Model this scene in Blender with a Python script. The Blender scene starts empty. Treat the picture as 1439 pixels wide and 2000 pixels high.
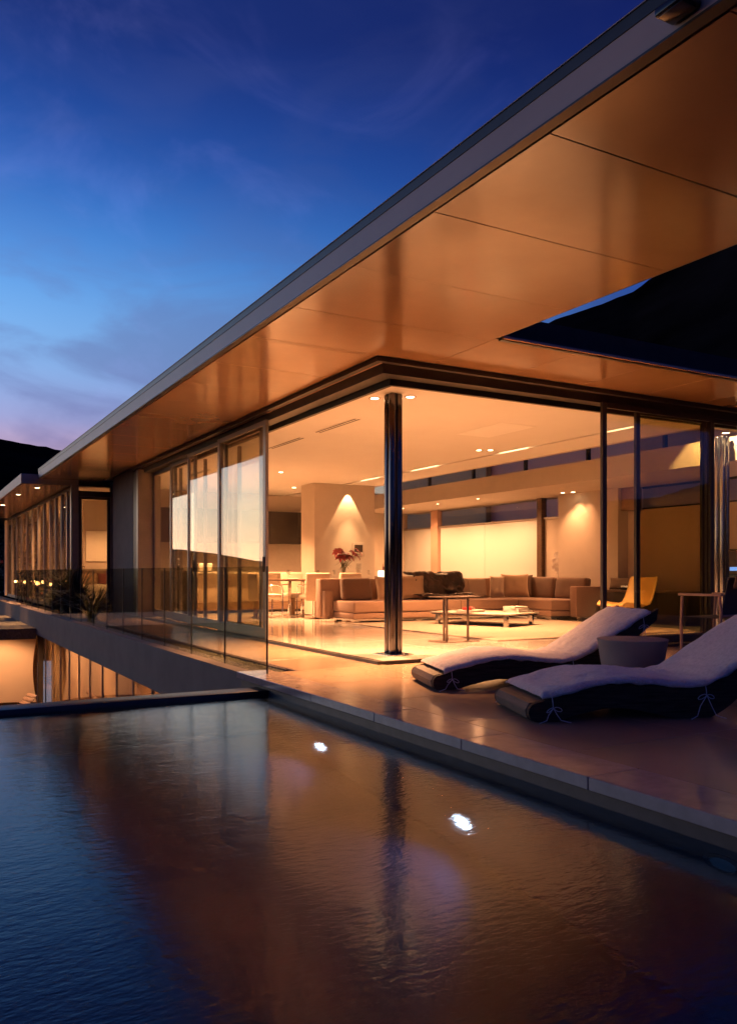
import bpy, bmesh, math, random
from math import sin, cos, pi, radians as R
from mathutils import Vector, Matrix, noise as mnoise

random.seed(7)
scn = bpy.context.scene
col = scn.collection

# ------------------------------------------------------------------ camera
cd = bpy.data.cameras.new('camera')
cam = bpy.data.objects.new('camera', cd)
col.objects.link(cam)
cam.location = (0, 0, 1.0)
cam.rotation_euler = (R(90), 0, R(-29.28))
cd.sensor_width = 36
cd.sensor_fit = 'AUTO'
cd.lens = 1614 / 2000 * 36
cd.shift_y = 0.0585
cd.clip_start = 0.05
cd.clip_end = 3000
scn.camera = cam
scn.view_settings.view_transform = 'Standard'
scn.view_settings.look = 'None'
scn.view_settings.exposure = 0
scn.view_settings.gamma = 1
scn.view_settings.use_curve_mapping = False
scn.cycles.use_denoising = True
scn.cycles.max_bounces = 10
scn.cycles.diffuse_bounces = 5
scn.cycles.glossy_bounces = 5
scn.cycles.transmission_bounces = 8
scn.cycles.transparent_max_bounces = 24
scn.cycles.sample_clamp_indirect = 6
scn.cycles.caustics_reflective = False
scn.cycles.caustics_refractive = False
scn.cycles.blur_glossy = 0.3

# ------------------------------------------------------------------ dusk sky
world = bpy.data.worlds.new('World')
scn.world = world
world.use_nodes = True
wn, wl = world.node_tree.nodes, world.node_tree.links
wn.clear()


def wnode(t, **k):
    n = wn.new(t)
    for a, b in k.items():
        setattr(n, a, b)
    return n


def wmath(op, a, b=None, clamp=False):
    n = wnode('ShaderNodeMath', operation=op, use_clamp=clamp)
    for i, v in enumerate((a, b)):
        if v is None:
            continue
        if isinstance(v, (int, float)):
            n.inputs[i].default_value = v
        else:
            wl.new(v, n.inputs[i])
    return n.outputs[0]


def wramp(fac, stops, interp='B_SPLINE'):
    n = wnode('ShaderNodeValToRGB')
    cr = n.color_ramp
    cr.interpolation = interp
    while len(cr.elements) < len(stops):
        cr.elements.new(0.5)
    for e, (p, c) in zip(cr.elements, stops):
        e.position = p
        e.color = (*c, 1) if len(c) == 3 else c
    wl.new(fac, n.inputs[0])
    return n.outputs[0]


def wmix(fac, a, b, mode='MIX'):
    n = wnode('ShaderNodeMix', data_type='RGBA', blend_type=mode)
    if isinstance(fac, (int, float)):
        n.inputs[0].default_value = fac
    else:
        wl.new(fac, n.inputs[0])
    for i, v in ((6, a), (7, b)):
        if isinstance(v, tuple):
            n.inputs[i].default_value = (*v, 1)
        else:
            wl.new(v, n.inputs[i])
    return n.outputs[2]


tc = wnode('ShaderNodeTexCoord')
sep = wnode('ShaderNodeSeparateXYZ')
wl.new(tc.outputs['Generated'], sep.inputs[0])
X, Y, Z = sep.outputs
# sunset azimuth: 30 degrees to the left of +Y
hd = wmath('SQRT', wmath('ADD', wmath('MULTIPLY', X, X), wmath('MULTIPLY', Y, Y)))
dot = wmath('ADD', wmath('MULTIPLY', X, sin(R(-30))), wmath('MULTIPLY', Y, cos(R(-30))))
caz = wmath('DIVIDE', dot, wmath('MAXIMUM', hd, 0.001))        # 1 towards the sunset
zpos = wmath('MAXIMUM', Z, 0.0)
east = wramp(zpos, [(0.0, (.030, .030, .085)), (0.15, (.020, .050, .24)), (0.30, (.006, .036, .28)),
                    (0.45, (.0055, .0160, .150)), (0.60, (.0060, .0105, .085)), (1.0, (.006, .009, .055))])
west = wramp(zpos, [(0.0, (.95, .62, .50)), (0.13, (.80, .50, .62)), (0.17, (.34, .38, .72)), (0.25, (.27, .58, 1.0)), (0.34, (.085, .33, .86)),
                    (0.43, (.022, .105, .48)), (0.54, (.013, .028, .18)), (1.0, (.006, .009, .06))])
side = wmath('MULTIPLY_ADD', caz, 1.35)
side.node.inputs[2].default_value = -0.20
side = wmath('MINIMUM', wmath('MAXIMUM', side, 0.0), 1.0)
skyc = wmix(side, east, west)
# thin cloud, purple low down and pale wisps above
mp = wnode('ShaderNodeMapping')
mp.inputs['Scale'].default_value = (3.0, 3.0, 7.5)
mp.inputs['Rotation'].default_value = (0.25, 0.15, 0.5)
wl.new(tc.outputs['Generated'], mp.inputs[0])
nz = wnode('ShaderNodeTexNoise')
nz.inputs['Scale'].default_value = 1.9
nz.inputs['Detail'].default_value = 7
nz.inputs['Roughness'].default_value = 0.52
nz.inputs['Distortion'].default_value = 0.5
wl.new(mp.outputs[0], nz.inputs['Vector'])
cl = wramp(nz.outputs['Fac'], [(0.42, (0, 0, 0)), (0.66, (1, 1, 1))], 'EASE')
low = wramp(zpos, [(0.06, (1, 1, 1)), (0.24, (.75, .75, .75)), (0.42, (.15, .15, .15)), (0.7, (.08, .08, .08))], 'EASE')
clf = wmath('MULTIPLY', cl, low)
cloudc = wmix(side, (.035, .045, .13), (.15, .17, .42))
skyc = wmix(wmath('MULTIPLY', clf, 0.65), skyc, cloudc)
nz2 = wnode('ShaderNodeTexNoise')
nz2.inputs['Scale'].default_value = 1.3
nz2.inputs['Detail'].default_value = 6
nz2.inputs['Roughness'].default_value = 0.6
nz2.inputs['Distortion'].default_value = 0.9
mp2 = wnode('ShaderNodeMapping')
mp2.inputs['Scale'].default_value = (2.2, 2.2, 3.6)
mp2.inputs['Rotation'].default_value = (0.5, 0.4, 1.3)
wl.new(tc.outputs['Generated'], mp2.inputs[0])
wl.new(mp2.outputs[0], nz2.inputs['Vector'])
wisp = wramp(nz2.outputs['Fac'], [(0.50, (0, 0, 0)), (0.70, (1, 1, 1))], 'EASE')
wispc = wmix(side, (.006, .006, .025), (.042, .038, .095))
skyc = wmix(1.0, skyc, wmix(wisp, (0, 0, 0), wispc), 'ADD')
# after-glow along the western horizon
gz = wmath('POWER', 2.718, wmath('MULTIPLY', zpos, -7.5))
ga = wmath('POWER', wmath('MINIMUM', wmath('MAXIMUM', wmath('DIVIDE', wmath('SUBTRACT', caz, 0.83), 0.14), 0.0), 1.0), 2.0)
glowc = wramp(zpos, [(0.0, (1.0, .52, .24)), (0.06, (1.0, .76, .38)), (0.13, (.66, .82, .70)), (0.4, (.30, .45, .75))])
gsc = wnode('ShaderNodeVectorMath', operation='SCALE')
wl.new(glowc, gsc.inputs[0])
gsc.inputs['Scale'].default_value = 3.3
glowc = gsc.outputs[0]
skyc = wmix(1.0, skyc, wmix(wmath('MULTIPLY', gz, ga), (0, 0, 0), glowc), 'ADD')
bg = wnode('ShaderNodeBackground')
wl.new(skyc, bg.inputs[0])
bg.inputs[1].default_value = 1.0
wo = wnode('ShaderNodeOutputWorld')
wl.new(bg.outputs[0], wo.inputs[0])

WARM = (1.0, 0.44, 0.18)
LIGHT = 10.5          # one dial for every lamp of the house

# ------------------------------------------------------------------ materials


def principled(name):
    m = bpy.data.materials.new(name)
    m.use_nodes = True
    return m, m.node_tree.nodes, m.node_tree.links, m.node_tree.nodes['Principled BSDF']


def mat(name, base, rough=0.5, metal=0.0, var=0.10, scale=8.0, bump=0.0, bscale=60.0, spec=0.5, coat=0.0, sheen=0.0,
        stretch=None, rvar=0.0, detail=5):
    m, n, l, b = principled(name)
    tcn = n.new('ShaderNodeTexCoord')
    vec = tcn.outputs['Object']
    geo = n.new('ShaderNodeObjectInfo')
    add = n.new('ShaderNodeVectorMath')
    add.operation = 'ADD'
    l.new(vec, add.inputs[0])
    mul = n.new('ShaderNodeVectorMath')
    mul.operation = 'SCALE'
    mul.inputs[0].default_value = (37, 11, 23)
    l.new(geo.outputs['Random'], mul.inputs['Scale'])
    l.new(mul.outputs[0], add.inputs[1])
    vec = add.outputs[0]
    if stretch:
        mpn = n.new('ShaderNodeMapping')
        mpn.inputs['Scale'].default_value = stretch
        l.new(vec, mpn.inputs[0])
        vec = mpn.outputs[0]
    nt = n.new('ShaderNodeTexNoise')
    nt.inputs['Scale'].default_value = scale
    nt.inputs['Detail'].default_value = detail
    nt.inputs['Roughness'].default_value = 0.6
    l.new(vec, nt.inputs['Vector'])
    cr = n.new('ShaderNodeValToRGB')
    lo = tuple(max(0, c * (1 - var * 1.6)) for c in base)
    hi = tuple(min(1, c * (1 + var)) for c in base)
    cr.color_ramp.elements[0].color = (*lo, 1)
    cr.color_ramp.elements[0].position = 0.3
    cr.color_ramp.elements[1].color = (*hi, 1)
    cr.color_ramp.elements[1].position = 0.7
    l.new(nt.outputs['Fac'], cr.inputs[0])
    l.new(cr.outputs[0], b.inputs['Base Color'])
    b.inputs['Roughness'].default_value = rough
    b.inputs['Metallic'].default_value = metal
    b.inputs['Specular IOR Level'].default_value = spec
    b.inputs['Coat Weight'].default_value = coat
    b.inputs['Coat Roughness'].default_value = 0.12
    if sheen:
        b.inputs['Sheen Weight'].default_value = sheen
    if rvar:
        mr = n.new('ShaderNodeMapRange')
        mr.inputs[3].default_value = max(0.02, rough - rvar)
        mr.inputs[4].default_value = rough + rvar
        l.new(nt.outputs['Fac'], mr.inputs[0])
        l.new(mr.outputs[0], b.inputs['Roughness'])
    if bump:
        nb = n.new('ShaderNodeTexNoise')
        nb.inputs['Scale'].default_value = bscale
        nb.inputs['Detail'].default_value = 4
        l.new(vec, nb.inputs['Vector'])
        bp = n.new('ShaderNodeBump')
        bp.inputs['Strength'].default_value = bump
        bp.inputs['Distance'].default_value = 0.01
        l.new(nb.outputs['Fac'], bp.inputs['Height'])
        l.new(bp.outputs[0], b.inputs['Normal'])
    return m


def emit(name, color, strength):
    m = bpy.data.materials.new(name)
    m.use_nodes = True
    n, l = m.node_tree.nodes, m.node_tree.links
    n.clear()
    e = n.new('ShaderNodeEmission')
    e.inputs[0].default_value = (*color, 1)
    e.inputs[1].default_value = strength
    o = n.new('ShaderNodeOutputMaterial')
    l.new(e.outputs[0], o.inputs[0])
    return m


def glass(name, tint, ior=1.52, rough=0.0):
    """thin architectural glass: a clear tinted body under a Fresnel reflection on both faces"""
    m = bpy.data.materials.new(name)
    m.use_nodes = True
    n, l = m.node_tree.nodes, m.node_tree.links
    n.clear()
    g = n.new('ShaderNodeNewGeometry')
    mr = n.new('ShaderNodeMapRange')
    mr.inputs[3].default_value = ior
    mr.inputs[4].default_value = 1 / ior
    l.new(g.outputs['Backfacing'], mr.inputs[0])
    fr = n.new('ShaderNodeFresnel')
    l.new(mr.outputs[0], fr.inputs[0])
    t = n.new('ShaderNodeBsdfTransparent')
    t.inputs[0].default_value = (*tint, 1)
    gl = n.new('ShaderNodeBsdfGlossy')
    gl.inputs['Roughness'].default_value = rough
    gl.inputs['Color'].default_value = (1, 1, 1, 1)
    mx = n.new('ShaderNodeMixShader')
    l.new(fr.outputs[0], mx.inputs[0])
    l.new(t.outputs[0], mx.inputs[1])
    l.new(gl.outputs[0], mx.inputs[2])
    o = n.new('ShaderNodeOutputMaterial')
    l.new(mx.outputs[0], o.inputs[0])
    return m


def translucent(name, color, amount=0.5):
    m, n, l, b = principled(name)
    b.inputs['Base Color'].default_value = (*color, 1)
    b.inputs['Roughness'].default_value = 0.8
    t = n.new('ShaderNodeBsdfTranslucent')
    t.inputs[0].default_value = (*color, 1)
    mx = n.new('ShaderNodeMixShader')
    mx.inputs[0].default_value = amount
    l.new(b.outputs[0], mx.inputs[1])
    l.new(t.outputs[0], mx.inputs[2])
    l.new(mx.outputs[0], n['Material Output'].inputs[0])
    return m


def water_mat():
    m, n, l, b = principled('water_surface')
    b.inputs['Base Color'].default_value = (.62, .80, .95, 1)
    b.inputs['Transmission Weight'].default_value = 1
    b.inputs['IOR'].default_value = 1.333
    b.inputs['Roughness'].default_value = 0.105
    tcn = n.new('ShaderNodeTexCoord')
    mpn = n.new('ShaderNodeMapping')
    mpn.inputs['Rotation'].default_value = (0, 0, R(-29))
    mpn.inputs['Scale'].default_value = (0.55, 1.25, 1)
    l.new(tcn.outputs['Object'], mpn.inputs[0])
    n1 = n.new('ShaderNodeTexNoise')
    n1.inputs['Scale'].default_value = 2.6
    n1.inputs['Detail'].default_value = 3
    n1.inputs['Distortion'].default_value = 0.6
    n2 = n.new('ShaderNodeTexNoise')
    n2.inputs['Scale'].default_value = 32
    n2.inputs['Detail'].default_value = 2.5
    n2.inputs['Roughness'].default_value = 0.5
    l.new(mpn.outputs[0], n1.inputs['Vector'])
    l.new(mpn.outputs[0], n2.inputs['Vector'])
    ma = n.new('ShaderNodeMath')
    ma.operation = 'MULTIPLY_ADD'
    ma.inputs[1].default_value = 0.7
    l.new(n2.outputs['Fac'], ma.inputs[0])
    l.new(n1.outputs['Fac'], ma.inputs[2])
    bp = n.new('ShaderNodeBump')
    bp.inputs['Strength'].default_value = 0.2
    bp.inputs['Distance'].default_value = 0.012
    l.new(ma.outputs[0], bp.inputs['Height'])
    l.new(bp.outputs[0], b.inputs['Normal'])
    return m


M = dict(
    plaster=mat('warm_white_plaster', (.52, .45, .375), .7, var=.03, scale=3, bump=.03, bscale=120),
    ceiling=mat('ceiling_paint', (.80, .77, .72), .65, var=.015, scale=2),
    bounce_patch=mat('ceiling_bounce_light', (.90, .88, .84), .5, var=.01),  # lighter ceiling tone for the painted patch of bounced light
    soffit=mat('satin_soffit_panel', (.36, .20, .10), .15, var=.05, scale=1.6, spec=.9, bump=.012, bscale=4, rvar=.04),
    fascia=mat('pale_fascia_metal', (.54, .345, .26), .45, var=.05, scale=1.2, spec=.5),
    darkmetal=mat('dark_bronze_metal', (.055, .048, .042), .42, metal=.5, var=.1, scale=5),
    alu=mat('anodised_frame', (.30, .265, .235), .38, metal=.55, var=.06, scale=4),
    steel=mat('polished_steel', (.38, .38, .40), .18, metal=1, var=.05, scale=3, stretch=(1, 1, .05)),
    darksteel=mat('dark_polished_steel', (.14, .125, .115), .15, metal=.97, var=.1, scale=3, stretch=(1, 1, .08)),
    chrome=mat('chrome', (.72, .70, .68), .08, metal=1, var=.02),
    floor=mat('polished_floor_tile', (.50, .46, .41), .075, var=.05, scale=1.5, spec=.6, rvar=.02),
    deck=mat('honed_deck_tile', (.36, .26, .17), .2, var=.06, scale=1.1, spec=.65, rvar=.02, bump=.012, bscale=14),
    coping=mat('coping_stone', (.37, .285, .235), .16, var=.10, scale=9, bump=.02, bscale=70, spec=.65, rvar=.04),
    concrete=mat('raw_concrete', (.125, .100, .088), .75, var=.12, scale=2.2, bump=.06, bscale=35),
    poolside=mat('pool_side_stone', (.045, .042, .045), .5, var=.2, scale=9),
    poolwall=mat('pool_mosaic', (.12, .15, .18), .5, var=.2, scale=12),
    black=mat('black_stone_edge', (.018, .018, .02), .35, var=.2, scale=10),
    gravel=mat('dark_gravel_stone', (.085, .085, .065), .8, var=.4, scale=30),
    matte=mat('matte_dark_edge', (.042, .040, .042), .8, spec=.15),
    bronze=mat('dark_bronze_tube', (.13, .09, .065), .38, metal=.6),
    hill=mat('dark_hillside', (.008, .008, .009), .95, var=.4, scale=.02, spec=.0),
    ground=mat('earth', (.012, .011, .010), 1.0, var=.3, scale=.5, spec=0),
    mauve=mat('mauve_courtyard_wall', (.78, .42, .36), .85, var=.05, scale=1),
    frost=translucent('frosted_panel', (.74, .76, .74), .3),
    curtain=translucent('linen_curtain', (.72, .62, .50), .5),
    sofa=mat('tan_sofa_fabric', (.35, .215, .142), .95, var=.07, scale=60, bump=.25, bscale=350, sheen=.3),
    sofa_dark=mat('brown_cushion_fabric', (.15, .083, .052), .95, var=.08, scale=60, bump=.25, bscale=350, sheen=.3),
    pillow=mat('sand_pillow_fabric', (.40, .27, .165), .85, var=.06, scale=40, bump=.15, bscale=250, sheen=.2),
    cream=mat('cream_fabric', (.50, .40, .30), .9, var=.05, scale=40, bump=.12, bscale=250),
    fur=mat('brown_fur', (.045, .021, .010), .5, var=.5, scale=14, bump=.5, bscale=120, sheen=.12, stretch=(1, 1, .4)),
    terry=mat('terry_towelling', (.66, .60, .57), .95, var=.12, scale=38, bump=.7, bscale=95, sheen=.35),
    wicker=mat('dark_weathered_wood', (.055, .036, .024), .7, var=.4, scale=6, bump=.3, bscale=30, stretch=(1, 14, 14), spec=.2),
    slat=mat('weathered_slat', (.085, .060, .046), .6, var=.35, scale=5, bump=.3, bscale=30, stretch=(8, .7, 8)),
    tie=mat('cotton_tie', (.52, .50, .54), .9),
    drum=mat('grey_cast_stone', (.31, .26, .22), .62, var=.07, scale=5, bump=.06, bscale=90),
    rug=mat('cream_rug', (.37, .30, .235), .98, var=.07, scale=24, bump=.5, bscale=160),
    book_red=mat('red_book_cover', (.50, .035, .03), .5),
    book_white=mat('pale_book_cover', (.70, .66, .58), .5),
    paper=mat('book_pages', (.74, .70, .60), .9, var=.1, scale=3, stretch=(1, 1, 60)),
    wood=mat('dark_table_wood', (.10, .058, .035), .3, var=.3, scale=4, stretch=(1, 10, 10)),
    cabinet=mat('dark_kitchen_cabinet', (.022, .015, .010), .45, var=.15, scale=4, spec=.3),
    counter=mat('white_counter', (.62, .58, .48), .25, var=.02),
    splash=mat('beige_backsplash', (.45, .38, .30), .35, var=.04),
    walnut=mat('walnut_plinth', (.24, .15, .09), .5, var=.2, scale=5, stretch=(1, 8, 8)),
    ochre=mat('ochre_leather', (.62, .36, .10), .45, var=.05),
    lily=mat('red_lily_petal', (.24, .014, .018), .5, var=.3, scale=20),
    leaf=mat('dark_green_leaf', (.045, .060, .020), .45, var=.35, scale=9),
    grassleaf=mat('yellow_green_leaf', (.12, .12, .03), .45, var=.35, scale=9),
    stem=mat('green_stem', (.09, .10, .03), .5),
    orchid=mat('white_orchid_petal', (.82, .78, .72), .5),
    plastic=mat('grey_plastic', (.42, .36, .30), .4),
    screen=mat('dark_screen', (.05, .035, .03), .15),
    blackbox=mat('black_lacquer', (.012, .011, .011), .25),
    sheet=mat('white_bed_linen', (.74, .68, .58), .9, var=.04, scale=20, bump=.1, bscale=40),
    stripe=mat('maroon_pillow', (.17, .05, .05), .9),
    canvas=mat('pale_canvas', (.80, .76, .66), .8, var=.02),
    mesh=mat('dark_sling_mesh', (.05, .043, .04), .7, var=.2, scale=50),
    teak=mat('brown_chair_arm', (.30, .20, .15), .4, var=.15, scale=6),
    pot=mat('dark_pot', (.03, .027, .025), .35),
    bulb=emit('downlight_lens', (1, .74, .42), 22),
    slotglow=emit('slot_lamp', (1, .70, .36), 9),
    gardenglow=emit('garden_lamp_glow', (1, .50, .16), 14),
    poolglow=emit('pool_lamp_glow', (.72, .84, 1), 9),
    blueled=emit('blue_display', (.22, .42, 1), 1.3),
    lampglow=emit('lamp_shade_glow', (1, .78, .48), 2.5),
    pane=glass('clear_pane', (.93, .92, .86)),
    tinted=glass('bronze_tinted_pane', (.74, .68, .50)),
    balu=glass('grey_green_balustrade_glass', (.94, .95, .87)),
    balu_edge=mat('glass_edge_seal', (.012, .014, .012), .3),
    clear=glass('clear_tableware_glass', (.93, .93, .92)),
    water=water_mat(),
)

# ------------------------------------------------------------------ mesh helpers


class MB:
    """collects shapes, links them as one mesh object"""

    def __init__(self):
        self.bm = bmesh.new()

    def box(self, x0, x1, y0, y1, z0, z1, bevel=0.0, seg=2):
        r = bmesh.ops.create_cube(self.bm, size=1)
        vs = r['verts']
        bmesh.ops.scale(self.bm, vec=(abs(x1 - x0), abs(y1 - y0), abs(z1 - z0)), verts=vs)
        bmesh.ops.translate(self.bm, vec=((x0 + x1) / 2, (y0 + y1) / 2, (z0 + z1) / 2), verts=vs)
        if bevel:
            es = list({e for v in vs for e in v.link_edges})
            bmesh.ops.bevel(self.bm, geom=es, offset=bevel, segments=seg, profile=.5, affect='EDGES')
        return self

    def tube(self, pts, r, n=8, closed=False):
        pts = [Vector(p) for p in pts]
        rings = []
        N = len(pts)
        up = None
        for i, p in enumerate(pts):
            a = pts[max(0, i - 1)] if not closed else pts[i - 1]
            b = pts[min(N - 1, i + 1)] if not closed else pts[(i + 1) % N]
            t = (b - a)
            t = t.normalized() if t.length > 1e-9 else Vector((0, 0, 1))
            if up is None:
                up = Vector((0, 0, 1)) if abs(t.z) < .9 else Vector((1, 0, 0))
            side_ = t.cross(up)
            if side_.length < 1e-6:
                side_ = t.orthogonal()
            side_.normalize()
            up = side_.cross(t).normalized()
            rr = r[i] if isinstance(r, (list, tuple)) else r
            rings.append([self.bm.verts.new(p + side_ * cos(2 * pi * k / n) * rr + up * sin(2 * pi * k / n) * rr) for k in range(n)])
        for i in range(N if closed else N - 1):
            A, B = rings[i], rings[(i + 1) % N]
            for k in range(n):
                self.bm.faces.new((A[k], A[(k + 1) % n], B[(k + 1) % n], B[k]))
        if not closed:
            self.bm.faces.new(rings[0][::-1])
            self.bm.faces.new(rings[-1])
        return self

    def lathe(self, prof, n=32, c=(0, 0, 0)):
        rings = []
        for r, z in prof:
            if r < 1e-6:
                rings.append([self.bm.verts.new((c[0], c[1], c[2] + z))])
            else:
                rings.append([self.bm.verts.new((c[0] + r * cos(2 * pi * k / n), c[1] + r * sin(2 * pi * k / n), c[2] + z)) for k in range(n)])
        for A, B in zip(rings, rings[1:]):
            for k in range(n):
                if len(A) == 1 and len(B) == 1:
                    continue
                if len(A) == 1:
                    self.bm.faces.new((A[0], B[(k + 1) % n], B[k]))
                elif len(B) == 1:
                    self.bm.faces.new((A[k], A[(k + 1) % n], B[0]))
                else:
                    self.bm.faces.new((A[k], A[(k + 1) % n], B[(k + 1) % n], B[k]))
        return self

    def prism(self, poly, axis, a, b):
        """extrude a 2-D outline along an axis from a to b"""
        def P(p, t):
            return {'x': (t, p[0], p[1]), 'y': (p[0], t, p[1]), 'z': (p[0], p[1], t)}[axis]
        A = [self.bm.verts.new(P(p, a)) for p in poly]
        B = [self.bm.verts.new(P(p, b)) for p in poly]
        n = len(poly)
        for i in range(n):
            self.bm.faces.new((A[i], A[(i + 1) % n], B[(i + 1) % n], B[i]))
        self.bm.faces.new(A[::-1])
        self.bm.faces.new(B)
        return self

    def grid(self, nu, nv, fn, thick=None):
        """surface from fn(u, v) in 0..1; with thick a closed shell"""
        top = [[self.bm.verts.new(fn(i / nu, j / nv)) for j in range(nv + 1)] for i in range(nu + 1)]
        for i in range(nu):
            for j in range(nv):
                self.bm.faces.new((top[i][j], top[i + 1][j], top[i + 1][j + 1], top[i][j + 1]))
        if thick is not None:
            bot = [[self.bm.verts.new(thick(i / nu, j / nv)) for j in range(nv + 1)] for i in range(nu + 1)]
            for i in range(nu):
                for j in range(nv):
                    self.bm.faces.new((bot[i][j + 1], bot[i + 1][j + 1], bot[i + 1][j], bot[i][j]))
            ring = [(i, 0) for i in range(nu)] + [(nu, j) for j in range(nv)] + [(i, nv) for i in range(nu, 0, -1)] + [(0, j) for j in range(nv, 0, -1)]
            for k in range(len(ring)):
                a, b = ring[k], ring[(k + 1) % len(ring)]
                self.bm.faces.new((top[a[0]][a[1]], bot[a[0]][a[1]], bot[b[0]][b[1]], top[b[0]][b[1]]))
        return self

    def build(self, name, m, parent=None, smooth=False, loc=None, rot=None, kind=None, label=None):
        bmesh.ops.recalc_face_normals(self.bm, faces=self.bm.faces)
        me = bpy.data.meshes.new(name)
        self.bm.to_mesh(me)
        self.bm.free()
        me.materials.append(m)
        if smooth:
            for p in me.polygons:
                p.use_smooth = True
            if smooth != 'all':
                me.set_sharp_from_angle(angle=R(40))
        return link(name, me, parent, loc, rot, kind, label)


def link(name, me, parent=None, loc=None, rot=None, kind=None, label=None):
    o = bpy.data.objects.new(name, me)
    col.objects.link(o)
    if parent:
        o.parent = parent
    if loc:
        o.location = loc
    if rot:
        o.rotation_euler = rot
    if kind:
        o['kind'] = kind
    if label:
        o['label'] = label
    return o


def thing(name, label, cat, loc=(0, 0, 0), rz=0.0, group=None):
    o = bpy.data.objects.new(name, None)
    col.objects.link(o)
    o.location = loc
    o.rotation_euler = (0, 0, rz)
    o.empty_display_size = .1
    tag(o, label, cat, group)
    return o


def tag(o, label, cat, group=None):
    o['label'] = label
    o['category'] = cat
    if group:
        o['group'] = group
    return o


def copy_tree(o, parent=None):
    c = o.copy()
    col.objects.link(c)
    if parent:
        c.parent = parent
    for ch in list(o.children):
        copy_tree(ch, c)
    return c


def Box(name, m, x0, x1, y0, y1, z0, z1, parent=None, bevel=0.0, kind=None, label=None, seg=2):
    return MB().box(x0, x1, y0, y1, z0, z1, bevel, seg).build(name, m, parent, smooth=bool(bevel), kind=kind, label=label)


def lamp(name, kind, loc, energy, color=WARM, size=.1, rot=(0, 0, 0), spot=None, blend=.3, parent=None, size_y=None):
    d = bpy.data.lights.new(name, kind)
    d.energy = energy * (LIGHT if color is WARM else 1)
    d.color = color
    if kind == 'AREA':
        d.shape = 'RECTANGLE' if size_y else 'DISK'
        d.size = size
        if size_y:
            d.size_y = size_y
    else:
        d.shadow_soft_size = size
    if kind == 'SPOT':
        d.spot_size = R(spot)
        d.spot_blend = blend
    o = bpy.data.objects.new(name, d)
    col.objects.link(o)
    o.location = loc
    o.rotation_euler = rot
    if parent:
        o.parent = parent
    return o


def soft(w, d, h, r=.05, seg=3):
    """upholstered block centred on x, y with its base at 0"""
    return MB().box(-w / 2, w / 2, -d / 2, d / 2, 0, h, r, seg)


def pillow_mb(w, h, d, seed=0, pinch=.07, n=18):
    """scatter cushion standing in the x-z plane, base at z=0"""
    mb = MB()

    def f(sgn):
        def g(u, v):
            a, b = 2 * u - 1, 2 * v - 1
            k = max(0, (1 - a ** 4)) * max(0, (1 - b ** 4))
            x = w / 2 * a * (1 - pinch * (1 - b * b))
            z = h / 2 + h / 2 * b * (1 - pinch * (1 - a * a))
            wr = .012 * mnoise.noise(Vector((a * 2.5 + seed, b * 2.5, seed * 1.7)))
            return Vector((x, sgn * (d / 2 * k ** .55 + wr * k), z))
        return g
    mb.grid(n, n, f(-1), f(1))
    return mb


# ------------------------------------------------------------------ ground, hills, pool
Box('ground', M['ground'], -900, 900, -900, 900, -4.6, -4.2, kind='structure')

PROF = [(-180, 2), (-100, 2), (-60, .5), (-22, .6), (-15, 1.6), (-8, 5.5), (0, 8.7), (5, 8.4), (9, 7.85), (14, 7.2), (24, 8), (34, 13.0),
        (42, 16.6), (47.1, 17.85), (49.4, 19.3), (60, 25), (90, 15), (130, 5), (180, 2)]


def prof(a):
    for (a0, e0), (a1, e1) in zip(PROF, PROF[1:]):
        if a0 <= a <= a1:
            t = (a - a0) / (a1 - a0)
            return e0 + (e1 - e0) * t
    return 2


def hill_pt(u, v):
    az = -180 + 360 * u
    r = 75 + 425 * v
    e = prof(az) + .12 * mnoise.noise(Vector((az * .5, 1.3, 0))) + .07 * mnoise.noise(Vector((az * 2.3, 5, 0)))
    t = v ** 1.4
    z = -4.5 + (5.5 + 500 * math.tan(R(e))) * t
    return Vector((r * sin(R(az)), r * cos(R(az)), z))


MB().grid(720, 12, hill_pt).build('hills', M['hill'], kind='structure', smooth='all')

WZ = -.14
basin = link('pool_basin', None, kind='structure')
Box('pool_floor', M['poolwall'], -7, 3.2, -4.2, 7.4, -1.95, -1.75, basin)
Box('pool_side_wall', M['poolside'], 2.945, 3.2, -4.2, 7.845, -1.748, -.067, basin)
Box('pool_side_wall', M['poolwall'], -7.2, -7.0, -4.2, 7.4, -1.95, .0, basin)
Box('pool_end_wall', M['poolwall'], -7, 2.94, -4.4, -4.2, -1.95, 0, basin)
Box('overflow_edge', M['black'], -7, 2.94, 7.14, 7.40, -1.745, -.098, basin, bevel=.006)
Box('pool_outer_wall', M['black'], -7, 2.94, 7.402, 7.44, -4.2, -.11, basin)
MB().box(-7.05, 2.955, -4.25, 7.15, -1.80, WZ).build('pool_water', M['water'], kind='structure')

# pool lamps set in the wall below the deck, two of them in view
for i, (py, lab) in enumerate(((6.02, 'glowing white pool lamp under water, nearer to the far end of the pool'),
                               (4.07, 'glowing white pool lamp under water, in front of the near sun lounger'),
                               (2.25, 'unlit pool lamp under water by the near end of the deck edge'))):
    t = thing('pool_lamp', lab, 'pool lamp', (2.944, py, -1.33), group='lamps along the pool wall')
    MB().lathe([(.10, 0), (.10, .012), (.068, .018), (.068, .0)], 28).build('ring', M['steel'], t, smooth=True, rot=(0, R(-90), 0))
    MB().lathe([(0, .006), (.068, .006), (.068, .014), (0, .020)], 28).build('lens', M['poolglow'] if i < 2 else M['plastic'], t, smooth=True, rot=(0, R(-90), 0))
    if i == 2:
        t.location.z = -.33
        continue
    lamp('pool_beam', 'SPOT', (-.06, 0, .0), 4.5, (.03, .25, 1.0), .04, (0, R(64), 0), 112, .4, parent=t)

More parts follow.
